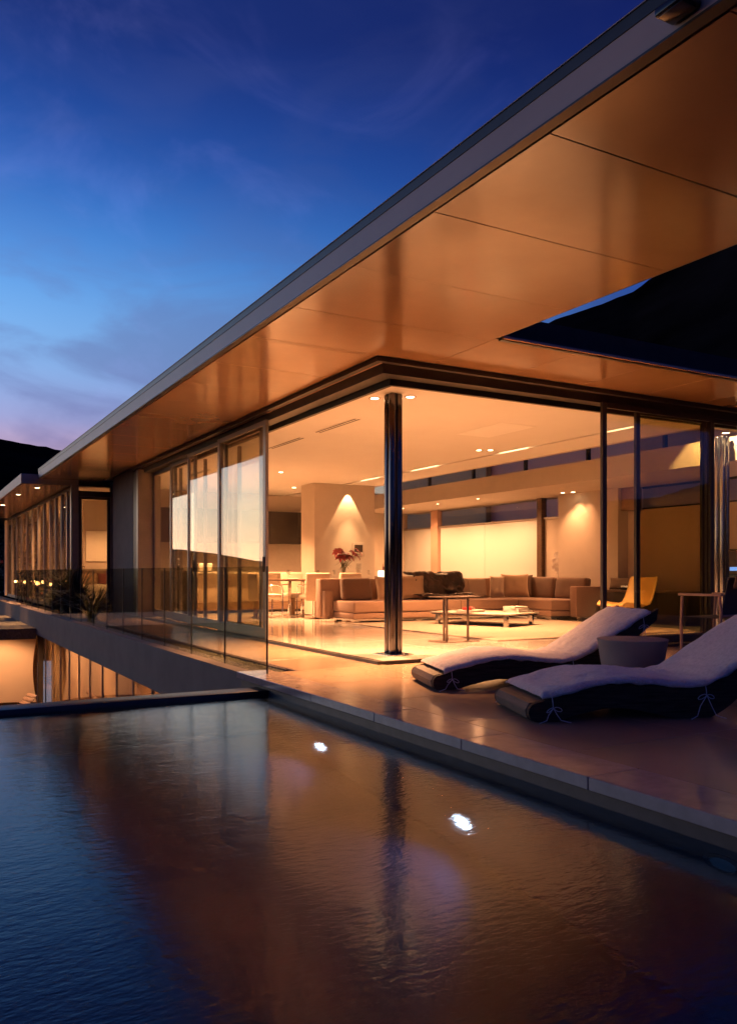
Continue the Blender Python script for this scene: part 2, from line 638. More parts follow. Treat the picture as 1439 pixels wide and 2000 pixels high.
t = thing('pool_lamp', 'added unseen pool lamp on the side wall below the camera', 'pool lamp', (2.944, .25, -1.33), group='lamps along the pool wall')  # out of view, added for blue glow in the near water
MB().lathe([(0, .0), (.10, .0), (.10, .012), (.068, .018), (0, .018)], 28).build('lens', M['poolglow'], t, smooth=True, rot=(0, R(-90), 0))
lamp('pool_beam', 'SPOT', (-.06, 0, .0), 60, (.05, .28, 1.0), .04, (0, R(64), 0), 118, .3, parent=t)
t = thing('pool_lamp', 'added unseen pool lamp on the far side wall at the left', 'pool lamp', (-6.999, 2.2, -1.2), group='lamps along the pool wall')  # added out of view to turn the left water blue
MB().lathe([(0, .0), (.10, .0), (.10, .012), (.068, .018), (0, .018)], 28).build('lens', M['poolglow'], t, smooth=True, rot=(0, R(90), 0))
lamp('pool_beam', 'SPOT', (.06, 0, .0), 260, (.05, .27, 1.0), .04, (0, R(-70), 0), 130, .4, parent=t)

# ------------------------------------------------------------------ terrace: slab, tiles, coping
terrace = Box('terrace', M['concrete'], 3.2, 16, -4.2, 7.9, -.61, -.034, kind='structure')


def tile_mesh(name, sx, sy, h, m):
    o = MB().box(.003, sx - .003, .003, sy - .003, -h, 0, .0025, 1).build(name, m)
    me = o.data
    bpy.data.objects.remove(o)
    return me


G = 1.05
dt = tile_mesh('deck_tile', G, G, .03, M['deck'])
ox, oy = 3.252, 7.66
for i in range(8):
    for j in range(8):
        link('floor_tile', dt, terrace, loc=(ox + i * G, oy - (j + 1) * G, random.uniform(-.0008, 0)), rot=(random.uniform(-.0007, .0007), random.uniform(-.0007, .0007), 0))
cm = MB().box(0, .35, .002, G - .002, -.066, 0, .004, 1).build('coping_slab', M['coping'])
cme = cm.data
bpy.data.objects.remove(cm)
copings = link('pool_coping', None, kind='structure')
for k in range(10):
    link('coping_slab', cme, copings, loc=(2.90, 6.14 - k * G + random.uniform(-.0008, .0008), .001 + random.uniform(-.001, .001)))
MB().box(0, .35, .002, 1.70, -.066, 0, .004, 1).build('coping_slab', M['coping'], copings, loc=(2.90, 7.19 - 0.0, .001)).scale = (1, .40, 1)

# side gallery along the glazing, above the lower storey
gallery = Box('gallery_slab', M['concrete'], 3.452, 13.6, 7.902, 22.6, -.61, -.034, kind='structure')
for j in range(14):
    link('floor_tile', dt, gallery, loc=(3.46, 7.66 + j * G, random.uniform(-.0008, 0)))
beam = MB()
beam.box(2.95, 3.45, 7.86, 40, -.61, -.06)
beam.box(2.95, 3.10, 7.86, 40, -.06, -.015)
beam.box(3.43, 3.45, 7.86, 40, -.06, -.008)
ledge = beam.build('ledge_wall', M['concrete'])
tag(ledge, 'grey concrete ledge beam running under the glass balustrade', 'wall')

# gravel along the inside of the glass
gv = MB()
for k in range(5200):
    y = 7.9 + (random.random() ** 1.7) * 15
    x = random.uniform(3.125, 3.425)
    s = random.uniform(.010, .021)
    an = random.random() * 3
    zc = -.05 + random.uniform(0, .022)
    ring_ = [gv.bm.verts.new((x + s * random.uniform(.75, 1.2) * cos(an + q * pi / 2.5), y + s * random.uniform(.75, 1.2) * sin(an + q * pi / 2.5), zc)) for q in range(5)]
    tp = gv.bm.verts.new((x, y, zc + s * .7))
    bt = gv.bm.verts.new((x, y, zc - s * .5))
    for q in range(5):
        gv.bm.faces.new((ring_[q], ring_[(q + 1) % 5], tp))
        gv.bm.faces.new((ring_[(q + 1) % 5], ring_[q], bt))
gv.build('gravel', M['gravel'], kind='stuff')

# glass balustrade
bal = thing('glass_balustrade', 'frameless glass balustrade standing along the concrete ledge beside the glazing', 'balustrade', (3.10, 7.56, 0))
pm = MB().box(-.006, .006, .006, 1.219, -.05, 1.055).build('glass_panel', M['balu'])
pme = pm.data
bpy.data.objects.remove(pm)
em = MB().box(-.008, .008, -.0055, .0055, -.05, 1.055).build('edge_seal', M['balu_edge'])
eme = em.data
bpy.data.objects.remove(em)
for k in range(17):
    p = link('glass_panel', pme, bal, loc=(0, k * 1.225, .0))
    link('edge_seal', eme, p)

# ------------------------------------------------------------------ the house
house = thing('house', 'low modern glass house with wide flat roof, lit warm from inside at dusk', 'house', (0, 0, 0))
H = house
CZ, SZ = 3.13, 3.33


def hp(name, m, *b, bevel=0.0, parent=None, **k):
    return Box(name, m, *b, parent=parent or H, bevel=bevel, **k)


# roof slabs
hp('roof', M['darkmetal'], 2.99, 5.14, .10, 6.50, 3.352, 3.50)
hp('roof', M['darkmetal'], 2.99, 10.2, 6.56, 21.85, 3.352, 3.50)
hp('roof', M['darkmetal'], 10.2, 14.0, 6.56, 8.24, 3.352, 3.50)
hp('lantern_roof', M['ceiling'], 10.05, 11.75, 7.9, 22.0, 3.80, 3.92)
hp('lantern_wall', M['plaster'], 10.20, 10.30, 8.25, 21.3, 3.13, 3.80)
hp('lantern_wall', M['plaster'], 10.3, 11.6, 8.14, 8.24, 3.13, 3.80)
# outer fascia: pale band, dark cap, dark soffit return and shadow gap
fa = H
hp('fascia', M['fascia'], 2.895, 2.93, .0, 21.9, 3.335, 3.488)
hp('fascia_cap', M['darkmetal'], 2.890, 2.99, .0, 21.9, 3.4885, 3.552)
hp('fascia_cap_edge', M['fascia'], 2.884, 2.905, .0, 21.9, 3.5525, 3.558)
hp('fascia_return', M['darkmetal'], 2.893, 2.962, .0, 21.9, 3.322, 3.3345)
hp('fascia', M['fascia'], 2.93, 5.2, -.03, .0, 3.335, 3.488)
# inner edge of the canopy and the eaves over the second facade
hp('fascia', M['darkmetal'], 5.15, 5.17, .1, 6.50, 3.335, 3.55)
hp('fascia', M['matte'], 5.18, 14, 6.515, 6.55, 3.345, 3.56)
hp('fascia_return', M['soffit'], 5.18, 14, 6.49, 6.53, 3.318, 3.344)
hp('fascia_return', M['darkmetal'], 5.18, 14, 6.532, 6.58, 3.31, 3.332)

# soffit panels
def panel(x0, x1, y0, y1):
    g = .003
    w_, d_ = (x1 - x0) / 2 - g, (y1 - y0) / 2 - g
    MB().box(-w_, w_, -d_, d_, 0, .018, .002, 1).build('soffit_panel', M['soffit'], H, loc=((x0 + x1) / 2, (y0 + y1) / 2, SZ + random.uniform(-.0004, .0004)),
                                                      rot=(random.uniform(-.0022, .0022), random.uniform(-.0008, .0008), 0))


P = 1.10
y = 3.36 - 3 * P
for k in range(3):
    panel(2.985, 5.15, y + k * P, y + (k + 1) * P)
y = 3.36
for k in range(17):
    y0, y1 = y + k * P, y + (k + 1) * P
    if k < 2:
        panel(2.985, 5.15, y0, y1)
    elif y0 < 7.6:
        panel(2.985, 5.15, y0, min(y1, 7.70) if y1 > 7.7 else y1)
        if y1 > 7.7:
            panel(2.985, 4.43, 7.70, y1)
    else:
        panel(2.985, 4.43, y0, y1)
for k in range(8):
    panel(5.15 + k * P, 5.15 + (k + 1) * P, 6.585, 7.70)
hp('soffit_backing', M['black'], 2.965, 5.148, .1, 6.56, 3.349, 3.351)

# header along both facades: outer trim, recessed light strip, blind box, inner beam
def header(a):
    dm, al = M['darkmetal'], M['alu']
    rows = [(0.00, .07, 3.275, 3.328, dm, 'header_trim'), (.07, .15, 3.300, 3.325, M['fascia'], 'header_strip'),
            (.15, .34, 3.19, 3.328, dm, 'blind_box'), (.345, .365, 3.205, 3.3, dm, 'header_track'), (.37, .42, 3.126, 3.328, dm, 'header_beam')]
    for d0, d1, z0, z1, m, n in rows:
        if a == 'A':
            hp(n, m, 4.44 + d0, 4.44 + d1, 7.71 + d0, 18.9, z0, z1)
        else:
            hp(n, m, 4.44 + d1 + .001, 13.3, 7.71 + d0, 7.71 + d1, z0 + .0005, z1 - .0005)


header('A')
header('B')
# sill tracks and corner plate
for a in 'AB':
    for d0, d1, z, m, n in ((0, .05, .034, M['darkmetal'], 'sill_edge'), (.05, .54, .016, M['floor'], 'sill_plate'), (.13, .145, .022, M['darkmetal'], 'sill_track')):
        e = .0015 if a == 'B' else 0
        if a == 'A':
            hp(n, m, 4.44 + d0, 4.44 + d1, 7.71 + d0, 18.9, -.002, z)
        else:
            hp(n, m, 4.44 + d1 + .001, 13.3, 7.71 + d0, 7.71 + d1, -.002, z - e)
hp('corner_plate', M['steel'], 4.92, 5.28, 8.31, 8.67, .0165, .024)

# steel corner columns with a fluted profile
def column(cx, cy, m='darksteel'):
    mb = MB()
    w, q = .085, .022
    mb.box(cx - w, cx - .012, cy - w, cy - .012, .02, CZ, q, 3)
    mb.box(cx + .012, cx + w, cy - w, cy - .012, .02, CZ, q, 3)
    mb.box(cx - w, cx - .012, cy + .012, cy + w, .02, CZ, q, 3)
    mb.box(cx + .012, cx + w, cy + .012, cy + w, .02, CZ, q, 3)
    c_ = mb.build('column', M[m], H, smooth=True)
    Box('column_core', M['black'], cx - .06, cx + .06, cy - .06, cy + .06, .021, CZ - .001, c_)
    Box('column_foot', M['steel'], cx - .13, cx + .13, cy - .13, cy + .13, .018, .027, c_)


column(5.10, 8.49)
column(11.2, 8.62, 'steel')

# sliding doors
def slider(axis, a0, a1, off, pane, handle=None, z0=.03, z1=3.20, st=.07, br=.15, tr=.07):
    """a framed door from a0 to a1 along the facade, centred on off"""
    t = .025
    mb = MB()
    def bx(b0, b1, q0, q1, e=0.0):
        if axis == 'A':
            mb.box(off - t + e, off + t - e, b0, b1, q0, q1, .004, 1)
        else:
            mb.box(b0, b1, off - t + e, off + t - e, q0, q1, .004, 1)
    bx(a0, a0 + st, z0, z1)
    bx(a1 - st, a1, z0, z1)
    bx(a0 + st, a1 - st, z0, z0 + br, .003)
    bx(a0 + st, a1 - st, z1 - tr, z1, .003)
    f = mb.build('sliding_door', M['alu'] if axis == 'A' else M['darkmetal'], H)
    if axis == 'A':
        Box('pane', pane, off - .008, off + .008, a0 + st, a1 - st, z0 + br, z1 - tr, f)
    else:
        Box('pane', pane, a0 + st, a1 - st, off - .008, off + .008, z0 + br, z1 - tr, f)
    if handle:
        if axis == 'A':
            Box('handle', M['black'], off - t - .03, off - t, handle - .012, handle + .012, 1.0, 1.22, f, bevel=.006)
        else:
            Box('handle', M['black'], handle - .012, handle + .012, off - t - .03, off - t, 1.0, 1.22, f, bevel=.006)
    return f


slider('A', 11.12, 13.22, 4.56, M['pane'], 11.16, st=.10)
slider('A', 11.64, 13.30, 4.70, M['pane'], st=.08)
slider('A', 13.22, 15.10, 4.62, M['pane'], 13.27)
slider('A', 15.02, 16.68, 4.74, M['pane'], 15.07)
slider('A', 16.60, 18.25, 4.82, M['pane'])
hp('jamb', M['alu'], 4.46, 4.96, 18.27, 18.44, 0, 3.25)
hp('jamb', M['darkmetal'], 4.50, 4.98, 18.46, 18.86, 0, 3.25)
for yy in (13.24, 15.06, 16.64):
    hp('mullion', M['alu'], 4.90, 4.96, yy - .02, yy + .02, .02, 3.12)
hp('pier_wall', M['concrete'], 4.50, 4.95, 18.9, 20.95, 0, 3.33)
hp('pier_wall', M['concrete'], 4.80, 4.95, 20.951, 22.05, 0, 3.33)

slider('B', 7.86, 10.02, 7.86, M['pane'], st=.075, br=.10)
slider('B', 8.62, 10.02, 8.00, M['tinted'], st=.075, br=.10)
slider('B', 9.94, 11.9, 7.92, M['pane'], st=.075, br=.10)
slider('B', 11.8, 13.3, 8.00, M['pane'], st=.075, br=.10)

# interior floor in large polished tiles
floor = Box('floor', M['concrete'], 4.98, 13.5, 8.25, 22, -.034, -.031, kind='structure')
ft = tile_mesh('interior_tile', G, G, .03, M['floor'])
for i in range(8):
    for j in range(13):
        link('floor_tile', ft, floor, loc=(4.985 + i * G, 8.255 + j * G, -.0002))

# ceiling with a light slot, lower ceiling beam along the back
hp('ceiling', M['ceiling'], 4.862, 9.27, 8.132, 21.3, CZ, CZ + .1)
hp('ceiling', M['ceiling'], 9.37, 10.2, 8.132, 21.3, CZ, CZ + .1)
hp('ceiling_slot', M['walnut'], 9.255, 9.385, 8.25, 21.3, CZ + .101, CZ + .12)
hp('ceiling_bounce_patch', M['bounce_patch'], 7.42, 8.06, 9.36, 10.48, CZ - .004, CZ + .001)  # paler square paints the light bounced up from the table
hp('bulkhead', M['plaster'], 11.35, 13.6, 8.25, 21.3, 2.745, 3.13)
for y0, y1 in ((10.10, 11.38), (11.95, 13.25), (16.6, 17.9)):
    vt = hp('ceiling_vent', M['ceiling'], 5.43, 5.55, y0, y1, CZ - .004, CZ + .002)
    for q in (-1, 1):
        Box('vent_slot', M['black'], 5.49 + q * .030 - .014, 5.49 + q * .030 + .014, y0 + .01, y1 - .01, CZ - .007, CZ - .003, vt)
# clerestory over the bulkhead
for k in range(7):
    y0 = 8.26 + k * 1.86
    w = hp('clerestory_window', M['pane'], 11.60, 11.612, y0, y0 + 1.80, 3.131, 3.80)
    Box('frame', M['darkmetal'], 11.57, 11.64, y0 + 1.80, y0 + 1.86, 3.131, 3.80, w)

# back wall of frosted panels, glazed strip above
def hb(n, m, y0, y1, z0, z1, x0=13.2, x1=13.24, parent=None):
    return hp(n, m, x0, x1, y0, y1, z0, z1, parent=parent)


for y0, y1 in ((14.30, 15.02), (15.22, 17.34), (17.35, 19.38), (19.74, 21.3)):
    hb('frosted_panel', M['frost'] if y0 > 15 else M['plaster'], y0, y1, 0, 2.24)
    hb('strip_window', M['pane'], y0 + .02, y1, 2.285, 2.72)
hb('rail', M['alu'], 15.2, 19.40, 2.241, 2.284, 13.16, 13.26)
hb('rail', M['alu'], 14.25, 15.02, 2.241, 2.284, 13.16, 13.26)
hb('rail', M['alu'], 19.74, 21.3, 2.241, 2.284, 13.16, 13.26)
hb('mullion', M['fascia'], 19.40, 19.73, 0, 2.744, 13.10, 13.26)
hb('mullion', M['wood'], 15.03, 15.19, 0, 2.744, 13.10, 13.26)
hp('wall', M['plaster'], 12.92, 13.6, 12.45, 14.25, 0, 2.744)
hp('wall', M['plaster'], 13.2, 13.6, 8.25, 12.449, 0, 2.28)
w = hp('strip_window', M['pane'], 13.22, 13.24, 8.26, 12.05, 2.31, 2.70)
Box('frame', M['darkmetal'], 13.19, 13.26, 8.26, 12.05, 2.281, 2.309, w)
Box('frame', M['darkmetal'], 13.19, 13.26, 8.26, 12.05, 2.701, 2.743, w)
hp('alcove_panel', M['walnut'], 13.0, 13.18, 12.06, 12.44, 2.27, 2.74)
hp('wall', M['plaster'], 13.32, 13.6, 6.56, 8.24, -.03, 3.3)

# fireplace block with the wall screen, kitchen end wall
hp('chimney_block', M['plaster'], 8.54, 10.19, 17.86, 18.62, 0, CZ)
hp('wall', M['plaster'], 4.96, 13.3, 21.31, 21.9, 0, 3.33)

# courtyard wall beyond the back glazing
cw = Box('courtyard_wall', M['mauve'], 17.2, 17.5, 3, 34, -4.2, 6.0)
tag(cw, 'tall mauve plaster wall seen through the strip windows at the back', 'wall')

tw = Box('timber_wall', M['walnut'], 16.95, 17.15, 22.2, 34, -4.2, 6.02)
tag(tw, 'brown timber wall seen through the left end of the back strip windows', 'wall')

# recessed downlights and slot lamps
DL = []


def downlight(x, y, z, label, power=0, spot=90, r=.05, group='recessed ceiling lights', size=.04):
    t = thing('downlight', label, 'downlight', (x, y, z), group=group)
    MB().lathe([(r * 1.5, 0), (r * 1.45, -.006), (r, -.006), (r, .0)], 24).build('ring', M['fascia'], t, smooth=True)
    MB().lathe([(0, -.004), (r, -.004), (r * .9, -.002), (0, -.001)], 20).build('lens', M['bulb'], t, smooth=True)
    if power:
        lamp('beam', 'SPOT', (0, 0, -.012), power, WARM, size, (0, 0, 0), spot, .6, parent=t)
    return t


downlight(5.02, 8.80, CZ, 'round ceiling light just left of the top of the steel corner column', 260, 105)
downlight(5.36, 8.52, CZ, 'round ceiling light just right of the top of the steel corner column', 260, 105)
downlight(8.75, 11.66, CZ, 'left one of two small ceiling lights beside the slot, above the coffee table', 130, 105, .045)
downlight(8.92, 11.56, CZ, 'right one of two small ceiling lights beside the slot, above the coffee table', 130, 105, .045)
downlight(12.62, 13.78, 2.745, 'left one of two small lights in the low ceiling above the sofa end', 10, 90, .045)
downlight(12.72, 13.56, 2.745, 'right one of two small lights in the low ceiling above the sofa end', 10, 90, .045)
for k_, yv_ in enumerate((15.9, 17.6, 19.3)):
    downlight(11.9, yv_, 2.745, ('ceiling light in the low ceiling over the panel next to the sofa corner', 'ceiling light in the low ceiling over the middle frosted panel',
                                  'ceiling light in the low ceiling beside the pale mullion')[k_], 48, 165, .035)
downlight(8.56, 19.1, CZ, 'small ceiling light left of the chimney block, before the kitchen', 140, 110, .05)
downlight(6.6, 18.6, CZ, 'added ceiling light over the kitchen side, behind the sliding doors', 200, 120, .05)  # extra spot, added to raise the light level of the room
downlight(7.0, 16.3, CZ, 'added ceiling light over the dining table', 330, 95, .05)  # extra spot, added to brighten the dining end
downlight(10.95, 8.36, CZ, 'added ceiling light beside the bright steel column at the right', 60, 90, .05)  # extra spot, added so the column is brightly lit
slot = thing('slot_light', 'long dark ceiling slot with five bright lamps set along it', 'ceiling light', (9.32, 8.3, CZ))
for y0, y1 in ((.45, .95), (2.8, 3.55), (5.55, 6.5), (7.9, 8.75), (10.4, 11.2)):
    Box('lamp', M['slotglow'], -.048, .048, y0, y1, .045, .07, slot)
lamp('wall_wash', 'SPOT', (9.43, 17.74, 3.11), 210, (1, .55, .24), .010, (R(-2), 0, 0), 58, .06)
lamp('wall_wash', 'SPOT', (9.43, 17.22, 3.10), 230, (1, .55, .24), .02, (R(21), 0, 0), 36, 1.0)
lamp('wall_wash', 'SPOT', (12.70, 13.30, 2.72), 3.2, WARM, .03, (0, R(-6), 0), 80, .8)
lamp('wall_wash', 'SPOT', (10.75, 8.62, 3.55), 420, (1, .66, .34), .02, (R(8), R(-38), 0), 86, .2)

# ------------------------------------------------------------------ far wing with its own eaves
hp('wing_roof', M['darkmetal'], 2.53, 8.2, 22.02, 42, 3.205, 3.44)
hp('wing_fascia', M['fascia'], 2.505, 2.53, 21.98, 42, 3.195, 3.43)
hp('wing_fascia', M['alu'], 2.531, 3.70, 21.98, 22.015, 3.195, 3.43)
for k in range(9):
    MB().box(2.54, 3.68, .004, 1.6, 0, .014, .002, 1).build('soffit_panel', M['soffit'], H, loc=(0, 22.04 + 1.604 * k, 3.186))
hp('post', M['alu'], 3.68, 3.86, 21.95, 22.10, 0, 3.33)
hp('post', M['alu'], 4.655, 4.799, 21.952, 22.06, 0, 3.33)
hp('door_head', M['darkmetal'], 3.861, 4.654, 21.96, 22.05, 2.93, 3.07)
hp('transom_pane', M['pane'], 3.861, 4.654, 22.0, 22.012, 3.071, 3.33)
d = MB()
d.box(3.865, 3.945, 21.97, 22.03, .01, 2.925, .004, 1)
d.box(4.575, 4.65, 21.97, 22.03, .01, 2.925, .004, 1)
d.box(3.9455, 4.5745, 21.972, 22.028, .01, .16)
d.box(3.9455, 4.5745, 21.972, 22.028, 2.86, 2.925)
d = d.build('door', M['darkmetal'], H)
Box('pane', M['pane'], 3.946, 4.574, 21.994, 22.006, .161, 2.859, d)
MB().tube([(3.90, 21.96, 1.13), (3.90, 21.91, 1.13), (4.01, 21.905, 1.13)], .011).build('handle', M['steel'], d, smooth=True)
# glazing of the wing
yy = 22.11
wid = [.72, .85, 1.0, 1.0, 1.25, 1.25, 1.4, 1.4, 1.5, 1.5, 1.6, 1.6]
for k, wd in enumerate(wid):
    f = MB()
    f.box(3.70, 3.78, yy + wd - .075, yy + wd, 0, 3.18, .004, 1)
    f.box(3.715, 3.765, yy, yy + wd - .076, 3.10, 3.18)
    f.box(3.715, 3.765, yy, yy + wd - .076, 0, .10)
    f = f.build('window', M['alu'], H)
    Box('pane', M['pane'], 3.735, 3.745, yy, yy + wd - .076, .101, 3.099, f)
    yy += wd


def curtain(parent, x, y0, y1, z0, z1, m=None, amp=.045, waves=None):
    waves = waves or max(3, int((y1 - y0) * 7))
    ph = random.random() * 6

    def f(off):
        def g(u, v):
            yv = y0 + (y1 - y0) * u
            a = amp * (1 - .25 * v) * sin(2 * pi * waves * u + ph + .8 * sin(5 * u + ph)) + .012 * sin(17 * u + 3 * v)
            return Vector((x + a + off, yv, z0 + (z1 - z0) * v))
        return g
    return MB().grid(waves * 8, 4, f(0), f(.004)).build('curtain', m or M['curtain'], parent, smooth=True)


for y0, y1 in ((23.35, 23.75), (24.45, 25.2), (26.2, 27.5), (28.4, 29.0), (30.0, 31.6), (32.6, 34.2), (35.2, 36.4)):
    curtain(H, 3.95, y0, y1, .02, 3.15)
hp('wing_floor', M['floor'], 3.78, 8.2, 22.07, 38, -.034, -.002)
hp('wing_wall', M['plaster'], 4.70, 8.0, 26.0, 26.15, 0, 3.2)
hp('wing_wall', M['plaster'], 8.0, 8.2, 22.02, 38, 0, 3.2)
hp('wing_wall', M['plaster'], 3.7, 8.2, 38, 38.2, 0, 3.2)
hp('wing_ceiling', M['ceiling'], 3.80, 8.0, 22.07, 38, 3.175, 3.20)
downlight(5.3, 23.9, 3.17, 'ceiling light inside the far bedroom above the bed', 75, 140)
downlight(4.9, 27.8, 3.17, 'ceiling light behind the curtains of the far wing', 260, 150)
downlight(4.9, 32.5, 3.17, 'ceiling light at the far end of the wing', 260, 150)
downlight(3.0, 22.9, 3.186, 'eaves light at the near corner of the far wing', 70, 75, .06)
downlight(2.80, 25.2, 3.186, 'eaves light of the far wing, second from its near corner', 160, 36, .06)
downlight(2.80, 29.4, 3.186, 'eaves light of the far wing at the left edge of the photo', 220, 40, .07)
# bedroom
ptg = thing('painting', 'square pale canvas hanging on the orange bedroom wall behind the glass door', 'painting', (5.33, 25.99, 1.78))
Box('canvas', M['canvas'], -.55, .55, -.035, -.004, -.46, .46, ptg, bevel=.004)
Box('stretcher', M['walnut'], -.53, .53, -.004, .004, -.44, .44, ptg)
bed = thing('bed', 'bed with a white rumpled duvet in the far bedroom', 'bed', (5.3, 24.6, 0))
Box('base', M['wood'], -.95, .95, -1.05, 1.05, .06, .32, bed, bevel=.01)
Box('headboard', M['walnut'], -1.0, 1.0, 1.06, 1.14, 0, 1.05, bed, bevel=.02)
soft(1.9, 2.1, .22, .06).build('mattress', M['sheet'], bed, smooth=True, loc=(0, 0, .33))


def duvet(off):
    def g(u, v):
        x, yv = -1.12 + 2.24 * u, -1.15 + 1.6 * v
        ex, ey = max(0, abs(x) - .93), max(0, -1.02 - yv)
        z = .62 - 2.0 * ex - 2.2 * ey + .05 * mnoise.noise(Vector((x * 2.2, yv * 2.2, 1))) + .02 * mnoise.noise(Vector((x * 6, yv * 6, 4)))
        if ex > 0:
            x = math.copysign(.93 + ex * .35 + .03 * sin(9 * yv), x)
        return Vector((x, yv + (.6 * ey if ey else 0), z - off))
    return g


MB().grid(40, 30, duvet(0), duvet(.05)).build('duvet', M['sheet'], bed, smooth=True)
for px_, m, lab, s in ((4.72, 'pillow', 'beige pillow propped at the near side of the bed head', 1), (5.28, 'stripe', 'maroon pillow propped in the middle of the bed head', 2)):
    o = pillow_mb(.55, .42, .18, s).build('pillow', M[m], None, smooth='all', loc=(px_, 25.35, .56), rot=(R(-16), 0, 0))
    tag(o, lab, 'pillow', 'pillows on the bed')

# ------------------------------------------------------------------ lower storey under the ledge
lt = Box('lower_terrace', M['deck'], -8, 8.2, 7.46, 40, -3.3, -3.05, kind='structure')
sl = Box('upper_slab', M['gravel'], -9, 2.945, 22.7, 30, -.72, -.45, kind='structure')
yy = 8.2
for k in range(15):
    f = MB()
    f.box(3.49, 3.53, yy, yy + .05, -3.04, -.612, .004, 1)
    f.box(3.495, 3.525, yy + .051, yy + 1.29, -.66, -.612)
    f.box(3.495, 3.525, yy + .051, yy + 1.29, -3.04, -2.92)
    f = f.build('window', M['alu'], H)
    Box('pane', M['pane'], 3.505, 3.515, yy + .051, yy + 1.29, -2.919, -.661, f)
    yy += 1.295
for y0, y1 in ((8.4, 11.6), (12.0, 15.2), (15.6, 18.8), (19.1, 20.9), (21.4, 23.3), (23.8, 27.2)):
    curtain(H, 3.72, y0, y1, -3.03, -.62)
hp('lower_wall', M['plaster'], 7.0, 7.2, 7.5, 27.9, -3.05, -.61)
hp('lower_wall', M['plaster'], 3.47, 7.0, 27.7, 27.9, -3.05, -.61)
hp('lower_wall', M['plaster'], 3.3, 7.0, 7.3, 7.46, -3.05, -.61)
for yv in (10.5, 14.3, 18.0, 21.5, 25.0):
    lamp('lower_room_lamp', 'SPOT', (4.9, yv, -.66), 55, WARM, .1, (0, R(12), 0), 150, .6, parent=H)

# stretched fabric screen on the lower terrace, its edges pulled into curves
def screen(off):
    def g(u, v):
        x = (1.0 + .6 * v * v + .72 * v ** .5 * v) * (1 - u) + (3.16 + .02 * v) * u
        x += -.10 * u * u * sin(pi * v) + (.16 * (1 - u) * sin(pi * v))
        z = -2.58 + 1.83 * v + .05 * sin(pi * u) * (1 - 2 * v)
        return Vector((x, 24.3 + off + .05 * sin(pi * u) * sin(pi * v), z))
    return g


ew = MB().grid(24, 24, screen(0), screen(.012)).build('fabric_screen', M['curtain'], None, smooth=True)
tag(ew, 'orange lit stretched fabric screen with curved right edge under the slab', 'screen')
Box('post', M['darkmetal'], 3.2, 3.34, 24.3, 24.42, -3.05, -.72, ew)
Box('bench', M['concrete'], -.4, 3.15, 24.0, 24.8, -3.05, -2.66, ew)
hp('lower_wall', M['walnut'], -8, 3.3, 25.2, 25.4, -3.05, -.72)
lamp('under_slab_lamp', 'SPOT', (2.2, 23.2, -.75), 26, WARM, .05, (R(20), 0, 0), 140, .5, parent=ew)
dc = thing('deck_chair', 'slatted wooden deck chair with raised back on the lower terrace', 'deck chair', (2.0, 22.3, -3.05), R(14))
for k in range(9):
    Box('slat', M['teak'], -.30, .30, -.045, .045, -.012, .012, dc, bevel=.004).location = (-.62 + k * .118, 0, .42)
    s_ = dc.children[-1]
    s_.rotation_euler = (0, 0, R(90))
for k in range(6):
    s_ = Box('slat', M['teak'], -.045, .045, -.30, .30, -.012, .012, dc, bevel=.004)
    s_.location = (.42 + k * .085, 0, .48 + k * .085)
    s_.rotation_euler = (0, R(-45), 0)
for s in (-1, 1):
    Box('leg', M['teak'], -.65, .45, s * .29 - .02, s * .29 + .02, .34, .405, dc)
    Box('leg', M['teak'], -.6, -.54, s * .25 - .02, s * .25 + .02, 0, .34, dc)
    Box('leg', M['teak'], .36, .42, s * .25 - .02, s * .25 + .02, 0, .34, dc)

# garden lamps and planting by the far wing
for yv, lab, s in ((23.7, 'small glowing garden lamp, nearest of the row before the far wing', .75), (26.2, 'brightest glowing garden lamp in the row before the far wing', 1.2),
                   (29.3, 'small glowing garden lamp, third of the row before the far wing', .75), (31.8, 'small glowing garden lamp at the far end of the row', .75)):
    t = thing('garden_lamp', lab, 'garden lamp', (3.44, yv, -.03), group='garden lamps before the far wing')
    MB().tube([(0, 0, 0), (0, 0, .64)], .012).build('stake', M['darkmetal'], t, smooth=True)
    MB().lathe([(0, -.05 * s), (.04 * s, -.03 * s), (.05 * s, 0), (.035 * s, .035 * s), (0, .045 * s)], 14).build('globe', M['gardenglow'], t, smooth=True, loc=(0, 0, .69))
    lamp('glow', 'POINT', (0, 0, .69), 5 * s, (1, .5, .18), .06, parent=t)


def leaf_strip(mb, base, az, length, rise, w, droop):
    """one arching strap leaf"""
    n = 6
    d_ = Vector((cos(az), sin(az), 0))
    q = Vector((-sin(az), cos(az), 0))
    prev = None
    for i in range(n + 1):
        t = i / n
        p = base + d_ * length * t * (.35 + .65 * t ** .6) + Vector((0, 0, rise * t - droop * t * t))
        ww = w * (1 - t) ** .7 * (.35 + 1.6 * min(t, .35)) + .0015
        cur = (mb.bm.verts.new(p - q * ww), mb.bm.verts.new(p + Vector((0, 0, .25 * ww))), mb.bm.verts.new(p + q * ww))
        if prev:
            mb.bm.faces.new((prev[0], prev[1], cur[1], cur[0]))
            mb.bm.faces.new((prev[1], prev[2], cur[2], cur[1]))
        prev = cur


